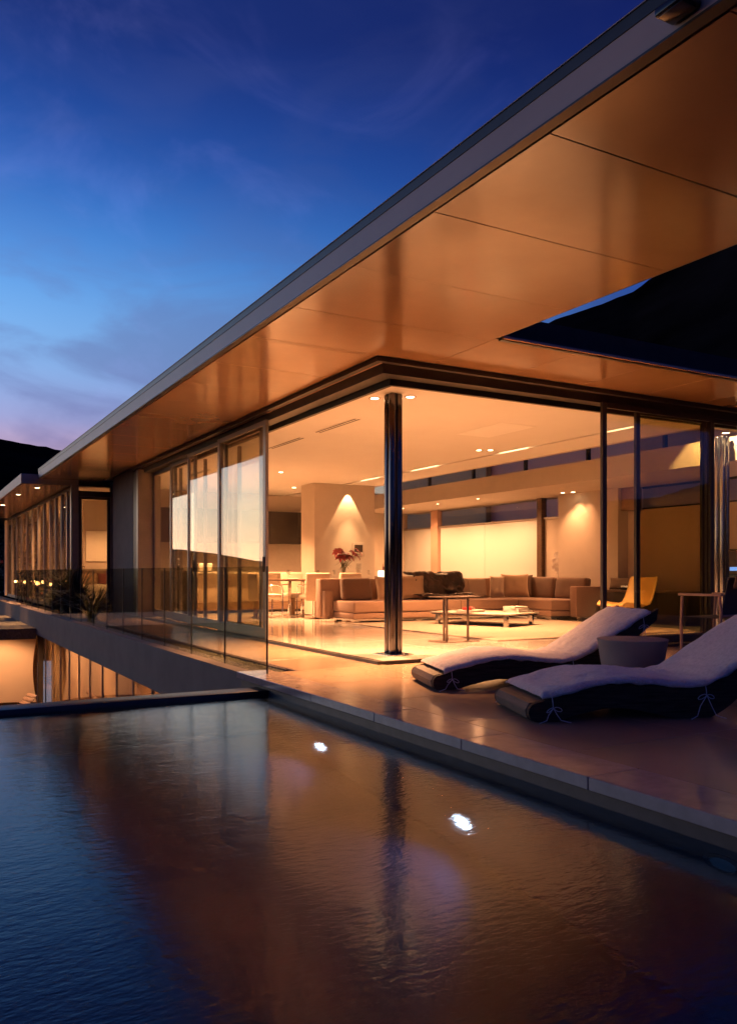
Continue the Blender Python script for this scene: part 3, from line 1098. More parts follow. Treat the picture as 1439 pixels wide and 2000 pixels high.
def strap_plant(x, yv, z, h, n, label, m='leaf', spread=.7, name='strappy_plant', seed=0):
    rnd = random.Random(seed)
    t = thing(name, label, 'plant', (x, yv, z), group='plants by the far wing')
    a, b = MB(), MB()
    for i in range(n):
        mb = a if rnd.random() < .75 else b
        leaf_strip(mb, Vector((rnd.uniform(-.1, .1), rnd.uniform(-.14, .14), rnd.uniform(0, .25) * h)), rnd.uniform(0, 2 * pi), spread * rnd.uniform(.4, 1), h * rnd.uniform(.7, 1.35), rnd.uniform(.016, .034), h * rnd.uniform(.2, .8))
    a.build('leaves', M[m], t, smooth=True)
    b.build('leaves', M['grassleaf'], t, smooth=True)
    MB().tube([(0, 0, -.05), (.02, .01, .12 * h), (.01, 0, .35 * h)], [.05, .04, .02]).build('stem', M['stem'], t, smooth=True)


strap_plant(3.52, 18.3, -.03, .62, 110, 'bushy dark strappy plant behind the balustrade, nearest to the concrete pier', seed=1)
strap_plant(3.46, 19.9, -.03, 1.0, 190, 'tall dark strappy plant before the bedroom glass door', seed=2)
strap_plant(3.46, 21.6, -.03, 1.05, 180, 'strappy plant before the corner post of the wing', seed=3)
strap_plant(3.50, 23.2, -.03, .7, 80, 'low strappy plant among the garden lamps', seed=4)
strap_plant(1.70, 23.6, -.45, 1.0, 46, 'yellow green palm tuft lit from above on the slab left of the ledge', 'grassleaf', .8, seed=5)


def bush(x, yv, z, r, n, label, seed, flower=False):
    rnd = random.Random(seed)
    t = thing('flowering_bush' if flower else 'bush', label, 'bush', (x, yv, z))
    a = MB()
    for i in range(n):
        v = Vector((rnd.gauss(0, 1), rnd.gauss(0, 1), rnd.gauss(0, 1))).normalized() * (rnd.random() ** .45)
        p = Vector((v.x * r * .8, v.y * r * .8, r * 1.1 + v.z * r * 1.1))
        q = Vector((rnd.gauss(0, 1), rnd.gauss(0, 1), rnd.gauss(0, .6))).normalized()
        w_ = q.orthogonal().normalized()
        s = rnd.uniform(.035, .075)
        a.bm.faces.new([a.bm.verts.new(p + q * s), a.bm.verts.new(p + w_ * s * .4), a.bm.verts.new(p - q * s), a.bm.verts.new(p - w_ * s * .4)])
    a.build('leaves', M['leaf'], t)
    for k in range(5):
        MB().tube([(0, 0, 0), (rnd.uniform(-.2, .2) * r, rnd.uniform(-.2, .2) * r, r * .6), (rnd.uniform(-.6, .6) * r, rnd.uniform(-.6, .6) * r, r * 1.5)], [.03, .02, .008], 6).build('branch', M['stem'], t, smooth=True)
    if flower:
        for k in range(26):
            v = Vector((rnd.gauss(0, 1), rnd.gauss(0, 1) - .6, rnd.gauss(0, 1))).normalized()
            f = MB()
            for j in range(5):
                an = j * 2 * pi / 5
                c_ = Vector((cos(an), 0, sin(an)))
                f.bm.faces.new([f.bm.verts.new((0, 0, 0)), f.bm.verts.new(c_ * .045 + Vector((-c_.z, 0, c_.x)) * .022), f.bm.verts.new(c_ * .07), f.bm.verts.new(c_ * .045 - Vector((-c_.z, 0, c_.x)) * .022)])
            f.build('flower', M['lily'], t, loc=(v.x * r * .8, v.y * r * .8, r * 1.1 + v.z * r * 1.1), rot=(rnd.uniform(-.6, .6), rnd.uniform(0, 3), rnd.uniform(-.6, .6)))


bush(2.05, 34.5, -.45, 1.5, 1500, 'dark bush with red flowers at the far end of the wing, left edge', 11, True)
bush(3.2, 40.5, -.3, 2.0, 1500, 'dark bush behind the end of the wing', 12)

# ------------------------------------------------------------------ floodlight under the roof edge
fl = thing('floodlight', 'small dark floodlight with a wire loop fixed to the pale roof edge', 'floodlight', (2.84, 2.40, 3.375))
Box('housing', M['blackbox'], -.062, .054, -.075, .075, -.018, .020, fl, bevel=.010, seg=3)
Box('lens', M['screen'], -.052, .044, -.062, .062, -.022, -.0185, fl, bevel=.001)
Box('bracket', M['darkmetal'], .036, .054, -.02, .02, .0205, .05, fl)
MB().tube([(-.045, .02, .018), (-.05, .0, .05), (-.035, -.01, .085), (0, -.02, .10), (.035, -.03, .085), (.048, -.04, .05), (.050, -.045, .02)], .0035).build('cable', M['blackbox'], fl, smooth=True)

# ------------------------------------------------------------------ sun loungers
LP = [(0.0, .130), (.18, .172), (.42, .228), (.66, .244), (.90, .222), (1.08, .205), (1.22, .225), (1.36, .285), (1.55, .405), (1.78, .545), (2.02, .675)]


def crv(x, tab=LP):
    for i in range(len(tab) - 1):
        if x <= tab[i + 1][0]:
            x0, z0 = tab[i]
            x1, z1 = tab[i + 1]
            m0 = (z1 - tab[i - 1][1]) / (x1 - tab[i - 1][0]) if i > 0 else (z1 - z0) / (x1 - x0)
            m1 = (tab[i + 2][1] - z0) / (tab[i + 2][0] - x0) if i + 2 < len(tab) else (z1 - z0) / (x1 - x0)
            h = x1 - x0
            t = (x - x0) / h
            return (2 * t ** 3 - 3 * t * t + 1) * z0 + (t ** 3 - 2 * t * t + t) * h * m0 + (-2 * t ** 3 + 3 * t * t) * z1 + (t ** 3 - t * t) * h * m1
    return tab[-1][1]


UB = [(0, .0), (.12, .0), (.30, .045), (.55, .085), (.80, .05), (.98, .005), (1.22, .0), (1.36, .06), (1.55, .215), (1.78, .40), (2.04, .60)]
LW = .385


def lounger(label, x, yv, rz, seed):
    t = thing('sun_lounger', label, 'sun lounger', (x, yv, 0), rz, 'sun loungers on the pool terrace')
    side_pts = []
    for k in range(9):                      # rolled foot end
        a = R(90 + 180 * k / 8)
        side_pts.append((.02 + .064 * cos(a), .066 + .064 * sin(a)))
    bot = [(.05 + k * .05, max(.003, crv(.05 + k * .05, UB))) for k in range(40)]
    top = [(2.02 - k * .05, crv(2.02 - k * .05)) for k in range(40)]
    outline = side_pts + bot + top
    for s in (-1, 1):
        MB().prism(outline, 'y', s * LW - (.045 if s > 0 else 0), s * LW + (.045 if s < 0 else 0)).build('side_panel', M['wicker'], t)
    # slats: round the foot roll, then along the curve
    sm = MB().box(-.030, .030, -LW + .047, LW - .047, -.009, .009, .004, 1).build('slat', M['slat'])
    sme = sm.data
    bpy.data.objects.remove(sm)
    for k in range(4):
        a = R(105 + 130 * k / 3)
        link('slat', sme, t, loc=(.018 + .057 * cos(a), 0, .066 + .057 * sin(a)), rot=(0, -(a - pi / 2), 0))
    k = .055
    while k < 2.0:
        sl_ = (crv(k + .01) - crv(k - .01)) / .02 if k > .02 else 0
        link('slat', sme, t, loc=(k, 0, crv(k) - .012), rot=(0, -math.atan(sl_), 0))
        k += .064 * cos(math.atan(sl_)) + .001
    for s in (-1, 1):
        MB().box(-.03, .03, -.02, .02, 0, .44, .005, 1).build('leg', M['wicker'], t, loc=(1.62, s * (LW - .08), 0), rot=(0, R(14), 0))
    # towelling cushion following the curve
    x0, x1, hw, th = .05, 1.93, LW + .016, .052

    def surf(sgn):
        def g(u, v):
            xx = x0 + (x1 - x0) * u
            b = 2 * v - 1
            e = max(abs(b), abs(2 * u - 1) ** 6)
            k = max(0, 1 - e ** 6) ** .5
            nse = mnoise.noise(Vector((xx * 3.1 + seed, b * 1.7, seed))) * .014 + mnoise.noise(Vector((xx * 11, b * 3.2, seed + 4))) * .007
            cre = .007 * sin(xx * 46 + 3 * b + 2 * mnoise.noise(Vector((xx * 4, b * 2, seed)))) * math.exp(-((xx - 1.24) / .16) ** 2)
            cre += .011 * mnoise.noise(Vector((xx * 5 + b * 3, b * 7 - xx * 4, seed + 6)))
            nrm = crv(xx) + .006
            edge_wave = .020 * mnoise.noise(Vector((xx * 6, b, seed + 9)))
            xw = xx + (.012 * mnoise.noise(Vector((b * 6, u * 3, seed + 2))) if u < .05 or u > .95 else 0)
            if sgn > 0:
                return Vector((xw, b * (hw + edge_wave), nrm + th * .42 + th * .62 * k + (nse + cre) * k))
            return Vector((xw, b * (hw + edge_wave), nrm + th * .42 - th * .42 * k - ((.022 + .02 * mnoise.noise(Vector((xx * 9, b, seed)))) if abs(b) > .97 else 0)))
        return g
    MB().grid(110, 26, surf(1), surf(-1)).build('cushion', M['terry'], t, smooth='all')
    rnd = random.Random(seed)
    for xx, s in ((.11, -1), (1.20, -1), (.09, 1), (1.86, -1)):
        mb = MB()
        zz = crv(xx) + .03
        yb = s * (LW + .012)
        mb.tube([(xx, yb, zz + .01), (xx + .004, yb + s * .012, zz - .05), (xx + .008, yb + s * .012, zz - .09)], .003, 6)
        for q in (-1, 1):
            lr, rnd_q = rnd.uniform(.018, .030), rnd.uniform(0, 1)
            lp = [(xx + .008, yb + s * .014, zz - .09)]
            for k in range(1, 8):
                a = pi * 2 * k / 8
                lp.append((xx + .008 + q * (lr * (1 - cos(a)) + .006), yb + s * (.016 + .006 * sin(a)), zz - .09 + lr * .9 * sin(a) * .6 - lr * (1 - cos(a)) * (.25 + .35 * rnd_q)))
            lp.append((xx + .008, yb + s * .014, zz - .09))
            mb.tube(lp, .003, 6)
            L_ = zz - .09
            e_ = rnd.uniform(.04, .09)
            mb.tube([(xx + .008, yb + s * .014, zz - .09), (xx + q * e_ * .6, yb + s * .02, L_ * .55), (xx + q * e_, yb + s * .035, .012 + L_ * .08), (xx + q * (e_ + .06), yb + s * .06, .006)], .003, 6)
        mb.build('tie', M['tie'], t, smooth=True)
    return t


lounger('white towelled sun lounger farther from the camera, beside the steel corner column', 4.03, 6.14, R(-18.5), 3)
lounger('white towelled sun lounger nearest to the pool edge, cut by the right of the photo', 3.78, 4.60, R(-21), 8)

dr = thing('drum_table', 'round tapered grey stone side table between the two sun loungers', 'side table', (5.29, 4.94, 0))
MB().lathe([(0, 0), (.205, 0), (.215, .008), (.283, .425), (.288, .436), (.286, .442), (.278, .445), (0, .446)], 56).build('drum', M['drum'], dr, smooth=True)

# outdoor armchair by the second facade
oc = thing('outdoor_armchair', 'outdoor armchair with dark sling seat and brown arms beside the glass door at right', 'armchair', (8.95, 6.95, 0))
for s in (-1, 1):
    MB().tube([(s * .30, -.22, 0), (s * .31, -.27, .25), (s * .315, -.29, .50), (s * .32, -.27, .70)], .020, 8).build('leg', M['teak'], oc, smooth=True)
    MB().tube([(s * .31, .30, 0), (s * .315, .30, .35), (s * .32, .28, .69)], .020, 8).build('leg', M['teak'], oc, smooth=True)
    Box('arm', M['teak'], s * .32 - .025, s * .32 + .025, -.31, .33, .70, .73, oc, bevel=.008)
MB().grid(10, 8, lambda u, v: Vector((-.285 + .57 * u, -.27 - .10 * v, .44 + .48 * v - .02 * sin(pi * u))), lambda u, v: Vector((-.285 + .57 * u, -.262 - .10 * v, .44 + .48 * v - .02 * sin(pi * u)))).build('backrest', M['mesh'], oc, smooth=True)
MB().grid(10, 8, lambda u, v: Vector((-.285 + .57 * u, -.26 + .55 * v, .44 - .02 * sin(pi * u) * sin(pi * v))), lambda u, v: Vector((-.285 + .57 * u, -.26 + .55 * v, .43 - .02 * sin(pi * u) * sin(pi * v)))).build('seat', M['mesh'], oc, smooth=True)
MB().tube([(-.30, -.285, .46), (.30, -.285, .46)], .016).build('rail', M['teak'], oc, smooth=True)
MB().tube([(-.29, -.37, .92), (.29, -.37, .92)], .014).build('rail', M['darkmetal'], oc, smooth=True)
o = pillow_mb(.5, .16, .1, 5).build('pillow', M['sofa_dark'], None, smooth='all', loc=(8.95, 6.545, .80), rot=(R(14), 0, 0))
tag(o, 'small dark head cushion tied to the outdoor armchair', 'cushion')

# ------------------------------------------------------------------ living room
rug = MB()
rug.grid(40, 40, lambda u, v: Vector((-2.1 + 4.2 * u, -2.5 + 5.0 * v, .018 + .002 * mnoise.noise(Vector((u * 30, v * 30, 0))))), lambda u, v: Vector((-2.1 + 4.2 * u, -2.5 + 5.0 * v, .001)))
o = rug.build('rug', M['rug'], None, smooth=True, loc=(9.52, 11.95, 0))
tag(o, 'large pale rug on the polished floor under the coffee table', 'rug')

sofa = thing('sectional_sofa', 'long tan corner sofa with loose back cushions in the living room', 'sofa', (9.5, 14.4, 0))


def sb(name, m, x0, x1, y0, y1, z0, z1, r=.03):
    o_ = soft(x1 - x0, y1 - y0, z1 - z0, r).build(name, M[m], sofa, smooth=True, loc=((x0 + x1) / 2 - 9.5, (y0 + y1) / 2 - 14.4, z0))
    return o_


for x0, x1 in ((7.50, 10.0), (10.01, 11.5)):
    sb('base', 'sofa', x0, x1, 13.96, 14.90, .085, .205, .02)
sb('base', 'sofa', 11.51, 12.60, 12.92, 14.90, .085, .205, .02)
sb('seat_cushion', 'sofa', 7.50, 10.0, 13.93, 14.92, .212, .425, .035)
sb('seat_cushion', 'sofa', 10.01, 11.50, 13.93, 14.92, .212, .425, .035)
sb('seat_cushion', 'sofa', 11.51, 12.62, 12.90, 14.92, .212, .425, .035)
sb('backrest', 'sofa', 7.27, 12.86, 14.93, 15.15, .07, .86, .02)
sb('backrest', 'sofa', 12.63, 12.86, 12.72, 14.925, .07, .70, .02)
sb('arm', 'sofa', 7.30, 7.495, 14.80, 14.928, .07, .62, .015)
sb('arm', 'sofa', 12.0, 12.629, 12.70, 12.895, .07, .70, .02)
MB().box(-1.98, 2.0, -.41, .45, .055, .083).box(2.04, 3.08, -1.45, .45, .0551, .0829).build('plinth_rail', M['chrome'], sofa)
for x_, y_ in ((7.6, 14.1), (9.0, 14.05), (10.4, 14.05), (11.6, 14.6), (11.7, 13.1), (12.5, 13.1), (7.6, 14.8)):
    Box('foot', M['chrome'], x_ - 9.56, x_ - 9.44, y_ - 14.45, y_ - 14.35, .0, .054, sofa)


def back_cushion(x, yv, w, h, d_, rz, m, tilt=-9, z=.425):
    c_ = soft(w, d_, h, .055, 4)
    for v in c_.bm.verts:
        a, b = v.co.x / (w / 2), (v.co.z - h / 2) / (h / 2)
        v.co.y *= 1 + .25 * (1 - min(1, abs(a)) ** 3) * (1 - min(1, abs(b)) ** 3)
        v.co.z += .014 * (1 - a * a) * (1 if b > 0 else 0)
    bmesh.ops.subdivide_edges(c_.bm, edges=[e for e in c_.bm.edges if e.calc_length() > .12], cuts=3, use_grid_fill=True)
    return c_.build('back_cushion', M[m], sofa, smooth=True, loc=(x - 9.5, yv - 14.4, z), rot=(R(tilt), 0, rz))


back_cushion(7.95, 14.66, .66, .45, .17, 0, 'sofa_dark')
back_cushion(9.32, 14.78, .80, .46, .16, 0, 'sofa')
back_cushion(10.35, 14.76, .85, .44, .17, 0, 'cream')
back_cushion(11.02, 14.78, .52, .43, .16, 0, 'cream')
back_cushion(12.42, 14.28, .92, .46, .18, R(-90), 'sofa_dark')
back_cushion(12.42, 13.30, .92, .46, .18, R(-90), 'sofa_dark')
for x_, y_, w_, h_, m_, rz_, s_, lab in ((8.62, 14.46, .66, .50, 'pillow', R(6), 1, 'sand pillow leaning beside the brown cushion at the left end of the sofa'),
                                          (9.18, 14.52, .60, .52, 'pillow', R(-14), 2, 'sand pillow just right of the steel column, next to the fur throw'),
                                          (11.42, 14.56, .34, .50, 'cream', R(-42), 3, 'bright cream pillow in the sofa corner behind the satin one'),
                                          (11.78, 14.36, .62, .54, 'pillow', R(-28), 4, 'large satin sand pillow with pointed corners in the sofa corner'),
                                          (12.12, 14.62, .55, .52, 'sofa_dark', R(-45), 5, 'brown pillow half hidden behind the satin pillow in the corner')):
    o = pillow_mb(w_, h_, .2, s_, .10).build('pillow', M[m_], None, smooth='all', loc=(x_, y_, .43), rot=(R(-13), 0, rz_))
    tag(o, lab, 'pillow', 'scatter pillows on the sofa')


def throw(off):
    def g(u, v):
        # v: 0 seat front .. 1 behind the backrest; u along the sofa
        s = v * 1.35
        if s < .34:
            p = Vector((0, 14.22 + s * .9, .455))
        elif s < .86:
            q = (s - .34) / .52
            p = Vector((0, 14.53 + .10 * q, .47 + .46 * q))
        elif s < 1.15:
            q = (s - .86) / .29
            p = Vector((0, 14.63 + .32 * q, .95 - .03 * q))
        else:
            q = (s - 1.15) / .2
            p = Vector((0, 15.0, .92))
            p.y = 14.95 + .2 * q
        x = 9.22 + 1.28 * u + .10 * (v - .5) + .10 * mnoise.noise(Vector((u * 2, v * 5, 11)))
        n1 = mnoise.noise(Vector((u * 3.0 + v * 2.6, v * 2.2 - u, 3)))
        n2 = mnoise.noise(Vector((u * 6 + 4 * v, v * 6 - 2 * u, 7)))
        n3 = mnoise.noise(Vector((u * 15 + 5 * v, v * 14, 9)))
        fold = .10 * n1 + .055 * (1 - 2 * abs(n2)) + .018 * n3 + .06 * math.exp(-((u - .88) / .12) ** 2 - ((v - .35) / .3) ** 2)
        sag = -.14 * max(0, u - .55) if s > .4 else 0
        p.x = x
        p.y -= abs(fold) * .9 + off * .8 + .02
        p.z += fold * .7 + .03 - off * .6 + sag * .4
        if s < .34:
            p.z = max(p.z, .44 - off * .3) + .02
        return p
    return g


o = MB().grid(70, 60, throw(0), throw(.02)).build('fur_throw', M['fur'], None, smooth='all')
tag(o, 'crumpled dark brown fur throw draped over the back of the sofa', 'throw')

ct = thing('coffee_table', 'low coffee table with pale glossy top and chrome legs on the rug', 'coffee table', (9.5, 12.5, .019), R(21))
Box('top', M['counter'], -.55, .55, -.86, .86, .205, .232, ct, bevel=.004)
Box('frame', M['chrome'], -.52, .52, -.83, .83, .18, .2045, ct)
for sx in (-1, 1):
    for sy in (-1, 1):
        Box('leg', M['chrome'], sx * .46 - .035, sx * .46 + .035, sy * .74 - .035, sy * .74 + .035, 0, .18, ct)


def book(x, yv, z, w, d_, h, rz, m, label):
    t = thing('book', label, 'book', (x, yv, z), rz, 'books on the coffee table')
    Box('pages', M['paper'], -w / 2 + .006, w / 2 - .006, -d_ / 2 + .006, d_ / 2 - .006, .004, h - .004, t)
    MB().box(-w / 2, w / 2, -d_ / 2, d_ / 2, 0, .0035).box(-w / 2, w / 2, -d_ / 2, d_ / 2, h - .0035, h).box(-w / 2, -w / 2 + .004, -d_ / 2, d_ / 2, .0036, h - .0036).build('cover', M[m], t)


zt = .019 + .2325
book(9.15, 12.45, zt, .44, .34, .045, R(20), 'book_white', 'wide pale book lying under the red book on the coffee table')
book(9.13, 12.47, zt + .0455, .22, .17, .05, R(34), 'book_red', 'small red book on top of the pale one')
book(9.98, 12.10, zt, .44, .36, .035, R(14), 'book_white', 'bottom book of the taller white stack')
book(9.96, 12.12, zt + .0355, .40, .32, .035, R(21), 'book_white', 'middle book of the taller white stack')
book(9.94, 12.12, zt + .071, .36, .30, .035, R(8), 'book_white', 'top book of the taller white stack')

st = thing('side_table', 'tall slim metal side table with thin top before the sofa', 'side table', (6.92, 9.78, 0))
Box('top', M['bronze'], -.34, .34, -.20, .20, .635, .650, st, bevel=.003)
Box('base', M['bronze'], -.36, .30, -.18, .18, .0, .012, st, bevel=.003)
for x_, y_ in ((-.22, -.10), (-.16, .06), (.16, -.08)):
    Box('leg', M['bronze'], x_ - .014, x_ + .014, y_ - .014, y_ + .014, .0121, .6345, st, bevel=.004)

# dining table and chairs
dn = thing('dining_table', 'long dark topped dining table with chrome legs behind the sofa', 'dining table', (8.6, 16.85, 0))
Box('top', M['wood'], -1.45, 1.50, -.48, .48, .800, .838, dn, bevel=.004)
for x_ in (-1.0, 1.0):
    for y_ in (-.35, .35):
        Box('leg', M['chrome'], x_ - .03, x_ + .03, y_ - .03, y_ + .03, 0, .7995, dn, bevel=.004)


def dining_chair(label, x, yv, rz):
    t = thing('dining_chair', label, 'dining chair', (x, yv, 0), rz, 'chairs round the dining table')
    soft(.52, .50, .10, .03).build('seat', M['cream'], t, smooth=True, loc=(0, 0, .42))
    soft(.54, .09, .60, .03).build('backrest', M['cream'], t, smooth=True, loc=(0, -.27, .38), rot=(R(4), 0, 0))
    for s in (-1, 1):
        pts_ = [(s * .28, -.25, .70), (s * .285, .12, .715), (s * .285, .22, .68), (s * .285, .255, .56), (s * .285, .25, .30), (s * .285, .24, .02), (s * .285, .10, .012), (s * .285, -.25, .012)]
        MB().tube(pts_, .014, 8).build('leg', M['chrome'], t, smooth=True)
    MB().tube([(-.285, -.25, .012), (.285, -.25, .012)], .014, 8).build('rail', M['chrome'], t, smooth=True)
    Box('support', M['walnut'], -.05, .05, -.29, -.23, .014, .42, t)
    return t


dining_chair('cream dining chair seen from the side at the left end of the table', 6.86, 16.75, R(-90))
dining_chair('cream dining chair with its back to the room, nearest to the left table end', 7.72, 16.22, R(-6))
dining_chair('cream dining chair with its back to the room, beside the sofa end', 8.45, 16.22, R(4))
dining_chair('cream dining chair on the far side of the table before the white island', 7.9, 17.45, R(180))

def wine_glass(x, yv, label):
    t = thing('wine_glass', label, 'wine glass', (x, yv, .8385), group='wine glasses on the dining table')
    MB().lathe([(0, 0), (.034, .001), (.033, .003), (.005, .008), (.004, .085), (.02, .10), (.036, .135), (.036, .17), (.030, .205), (.0295, .204), (.035, .168), (.035, .136), (.019, .102), (0, .092)], 20).build('bowl', M['clear'], t, smooth=True)


wine_glass(7.35, 16.72, 'wine glass at the left end of the dining table')
wine_glass(7.55, 17.1, 'wine glass behind the first one at the left of the table')
wine_glass(8.12, 16.8, 'wine glass in the middle of the dining table before the chimney block')
wine_glass(8.62, 17.0, 'wine glass left of the red lilies')
wine_glass(9.48, 16.9, 'wine glass right of the candle glass')
for x_, lab in ((7.42, 'pale plate at the left end of the dining table'), (8.25, 'pale plate in the middle of the dining table'), (8.95, 'pale plate under the lilies side of the table')):
    o = MB().lathe([(0, 0), (.08, 0), (.13, .014), (.128, .018), (.08, .006), (0, .005)], 28).build('plate', M['counter'], None, smooth=True, loc=(x_, 16.58, .8385))
    tag(o, lab, 'plate', 'plates on the dining table')

# red lilies in a glass vase
vs_ = thing('flower_vase', 'red lilies in a clear glass vase on the dining table before the lit wall', 'vase', (8.86, 16.98, .8385))
vs_.scale = (1.15, 1.15, 1.15)
MB().lathe([(0, 0), (.055, 0), (.05, .12), (.062, .24), (.059, .24), (.047, .12), (.05, .006), (0, .006)], 24).build('glass', M['clear'], vs_, smooth=True)
rnd = random.Random(4)
heads = []
for k in range(15):
    a = rnd.uniform(0, 2 * pi)
    rr = rnd.uniform(.04, .27)
    heads.append(Vector((rr * cos(a) * 1.15 + (.14 if k > 11 else -.04), rr * sin(a) * .7, .45 + rnd.uniform(-.06, .13) - .28 * max(0, rr - .14))))
stm = MB()
for h_ in heads:
    stm.tube([(h_.x * -.08, h_.y * -.1, .01), (h_.x * .15, h_.y * .15, .22), (h_.x * .7, h_.y * .7, h_.z - .1), tuple(h_)], .004, 5)
stm.build('stem', M['stem'], vs_, smooth=True)
for h_ in heads:
    f = MB()
    ax = Vector((h_.x * 1.5, h_.y - .25, .55)).normalized()
    u_ = ax.orthogonal().normalized()
    v_ = ax.cross(u_)
    for j in range(6):
        an = j * pi / 3 + rnd.random() * .3
        d_ = u_ * cos(an) + v_ * sin(an)
        s_ = ax.cross(d_)
        L_ = rnd.uniform(.11, .15)
        prev = None
        for q in range(6):
            tq = q / 5
            c_ = d_ * L_ * tq + ax * (.07 * tq - .085 * tq ** 2.4)
            wv = .032 * sin(pi * min(1, tq * .92 + .06)) + .001
            cur = (f.bm.verts.new(c_ - s_ * wv), f.bm.verts.new(c_ - ax * .004), f.bm.verts.new(c_ + s_ * wv))
            if prev:
                f.bm.faces.new((prev[0], prev[1], cur[1], cur[0]))
                f.bm.faces.new((prev[1], prev[2], cur[2], cur[1]))
            prev = cur
    f.build('flower', M['lily'], vs_, smooth=True, loc=tuple(h_))
lf = MB()
for k in range(22):
    leaf_strip(lf, Vector((rnd.uniform(-.05, .05), rnd.uniform(-.04, .04), rnd.uniform(.24, .36))), rnd.uniform(0, 2 * pi), rnd.uniform(.10, .24), rnd.uniform(.02, .12), .014, .13)
lf.build('leaves', M['leaf'], vs_, smooth=True)

hc = thing('candle_glass', 'tall hurricane candle glass right of the red lilies', 'candle holder', (9.24, 16.95, .8385))
MB().lathe([(0, 0), (.05, 0), (.05, .012), (.018, .03), (.018, .10), (.06, .13), (.075, .24), (.066, .36), (.063, .36), (.072, .24), (.056, .133), (0, .11)], 22).build('glass', M['clear'], hc, smooth=True)
MB().lathe([(0, .112), (.022, .112), (.022, .22), (0, .222)], 14).build('candle', M['orchid'], hc, smooth=True)
ln = thing('glowing_lantern', 'small white glowing lantern with orange flower sprays beside the steel column', 'lantern', (9.82, 16.9, .8385))
MB().lathe([(0, 0), (.07, 0), (.085, .08), (.085, .17), (.06, .20), (0, .20)], 20).build('shade', M['lampglow'], ln, smooth=True)
sp_ = MB()
for k in range(14):
    leaf_strip(sp_, Vector((.04, 0, .16)), rnd.uniform(-1.3, 1.3), rnd.uniform(.1, .26), rnd.uniform(.08, .26), .012, .03)
sp_.build('flowers', M['lily'], ln, smooth=True)

# wall screen on the chimney block
ws = thing('wall_screen', 'small grey framed intercom screen on the chimney block', 'intercom', (9.72, 17.858, 1.55))
Box('frame', M['plastic'], -.165, .165, -.03, 0, -.165, .165, ws, bevel=.008)
Box('screen', M['screen'], -.115, .115, -.033, -.0305, -.06, .115, ws)
for k in (-1, 0, 1):
    Box('button', M['darkmetal'], k * .03 - .008, k * .03 + .008, -.034, -.0305, -.125, -.11, ws)

# ------------------------------------------------------------------ kitchen
isl = thing('kitchen_island', 'long white kitchen island with wooden plinth behind the sliding doors', 'kitchen island', (7.5, 19.6, 0))
Box('countertop', M['counter'], -1.56, 1.50, -.42, .50, .955, 1.0, isl, bevel=.004)
Box('body', M['counter'], -1.48, 1.42, -.30, .42, .26, .954, isl)
for k in range(4):
    Box('door', M['cream'], -1.478 + k * .725, -1.478 + k * .725 + .715, -.322, -.302, .27, .945, isl, bevel=.003)
Box('plinth', M['walnut'], -1.50, 1.44, -.32, .43, .06, .259, isl)
Box('recess', M['black'], -1.40, 1.34, -.25, .36, .0, .0595, isl)
kb = thing('kitchen_sideboard', 'dark kitchen unit at the left of the white island', 'kitchen unit', (5.45, 19.7, 0))
Box('body', M['cabinet'], -.52, .48, -.4, .4, .08, 1.0, kb, bevel=.004)
Box('top', M['wood'], -.54, .50, -.42, .42, 1.001, 1.03, kb)
for k in range(2):
    Box('door', M['cabinet'], -.51 + k * .5, -.02 + k * .5, -.42, -.4005, .09, .99, kb, bevel=.003)
Box('recess', M['black'], -.45, .42, -.33, .35, 0, .0795, kb)
kc = thing('wall_cabinets', 'row of dark cabinets on the kitchen end wall over a beige splashback', 'kitchen cabinet', (8, 21.3, 0))
for k in range(6):
    Box('door', M['cabinet'], -2.6 + k * .82, -2.6 + k * .82 + .812, -.36, -.33, 1.77, 2.65, kc, bevel=.003)
Box('body', M['cabinet'], -2.6, 2.31, -.329, -.005, 1.775, 2.645, kc)
Box('splashback', M['splash'], -2.6, 2.31, -.02, -.004, 1.0, 1.774, kc)
Box('counter', M['blackbox'], -2.6, 2.31, -.62, -.022, .94, .99, kc)
Box('base_unit', M['cabinet'], -2.6, 2.31, -.58, -.022, .0, .939, kc)
kt = thing('kettle', 'round black kettle on the kitchen unit', 'kettle', (5.72, 19.55, 1.0305))
MB().lathe([(0, 0), (.10, 0), (.125, .05), (.12, .12), (.07, .18), (.0, .195)], 24).build('body', M['pot'], kt, smooth=True)
MB().tube([(-.10, 0, .12), (-.09, 0, .24), (0, 0, .28), (.09, 0, .24), (.10, 0, .12)], .01).build('handle', M['steel'], kt, smooth=True)
ts = thing('toaster', 'white toaster on the island counter', 'toaster', (6.35, 19.45, 1.0005))
Box('body', M['counter'], -.17, .17, -.09, .09, .012, .21, ts, bevel=.025, seg=3)
MB().box(-.12, .12, -.045, -.02, .208, .2125).box(-.12, .12, .02, .045, .208, .2125).build('slot', M['black'], ts)
Box('base', M['black'], -.15, .15, -.075, .075, 0, .0125, ts)

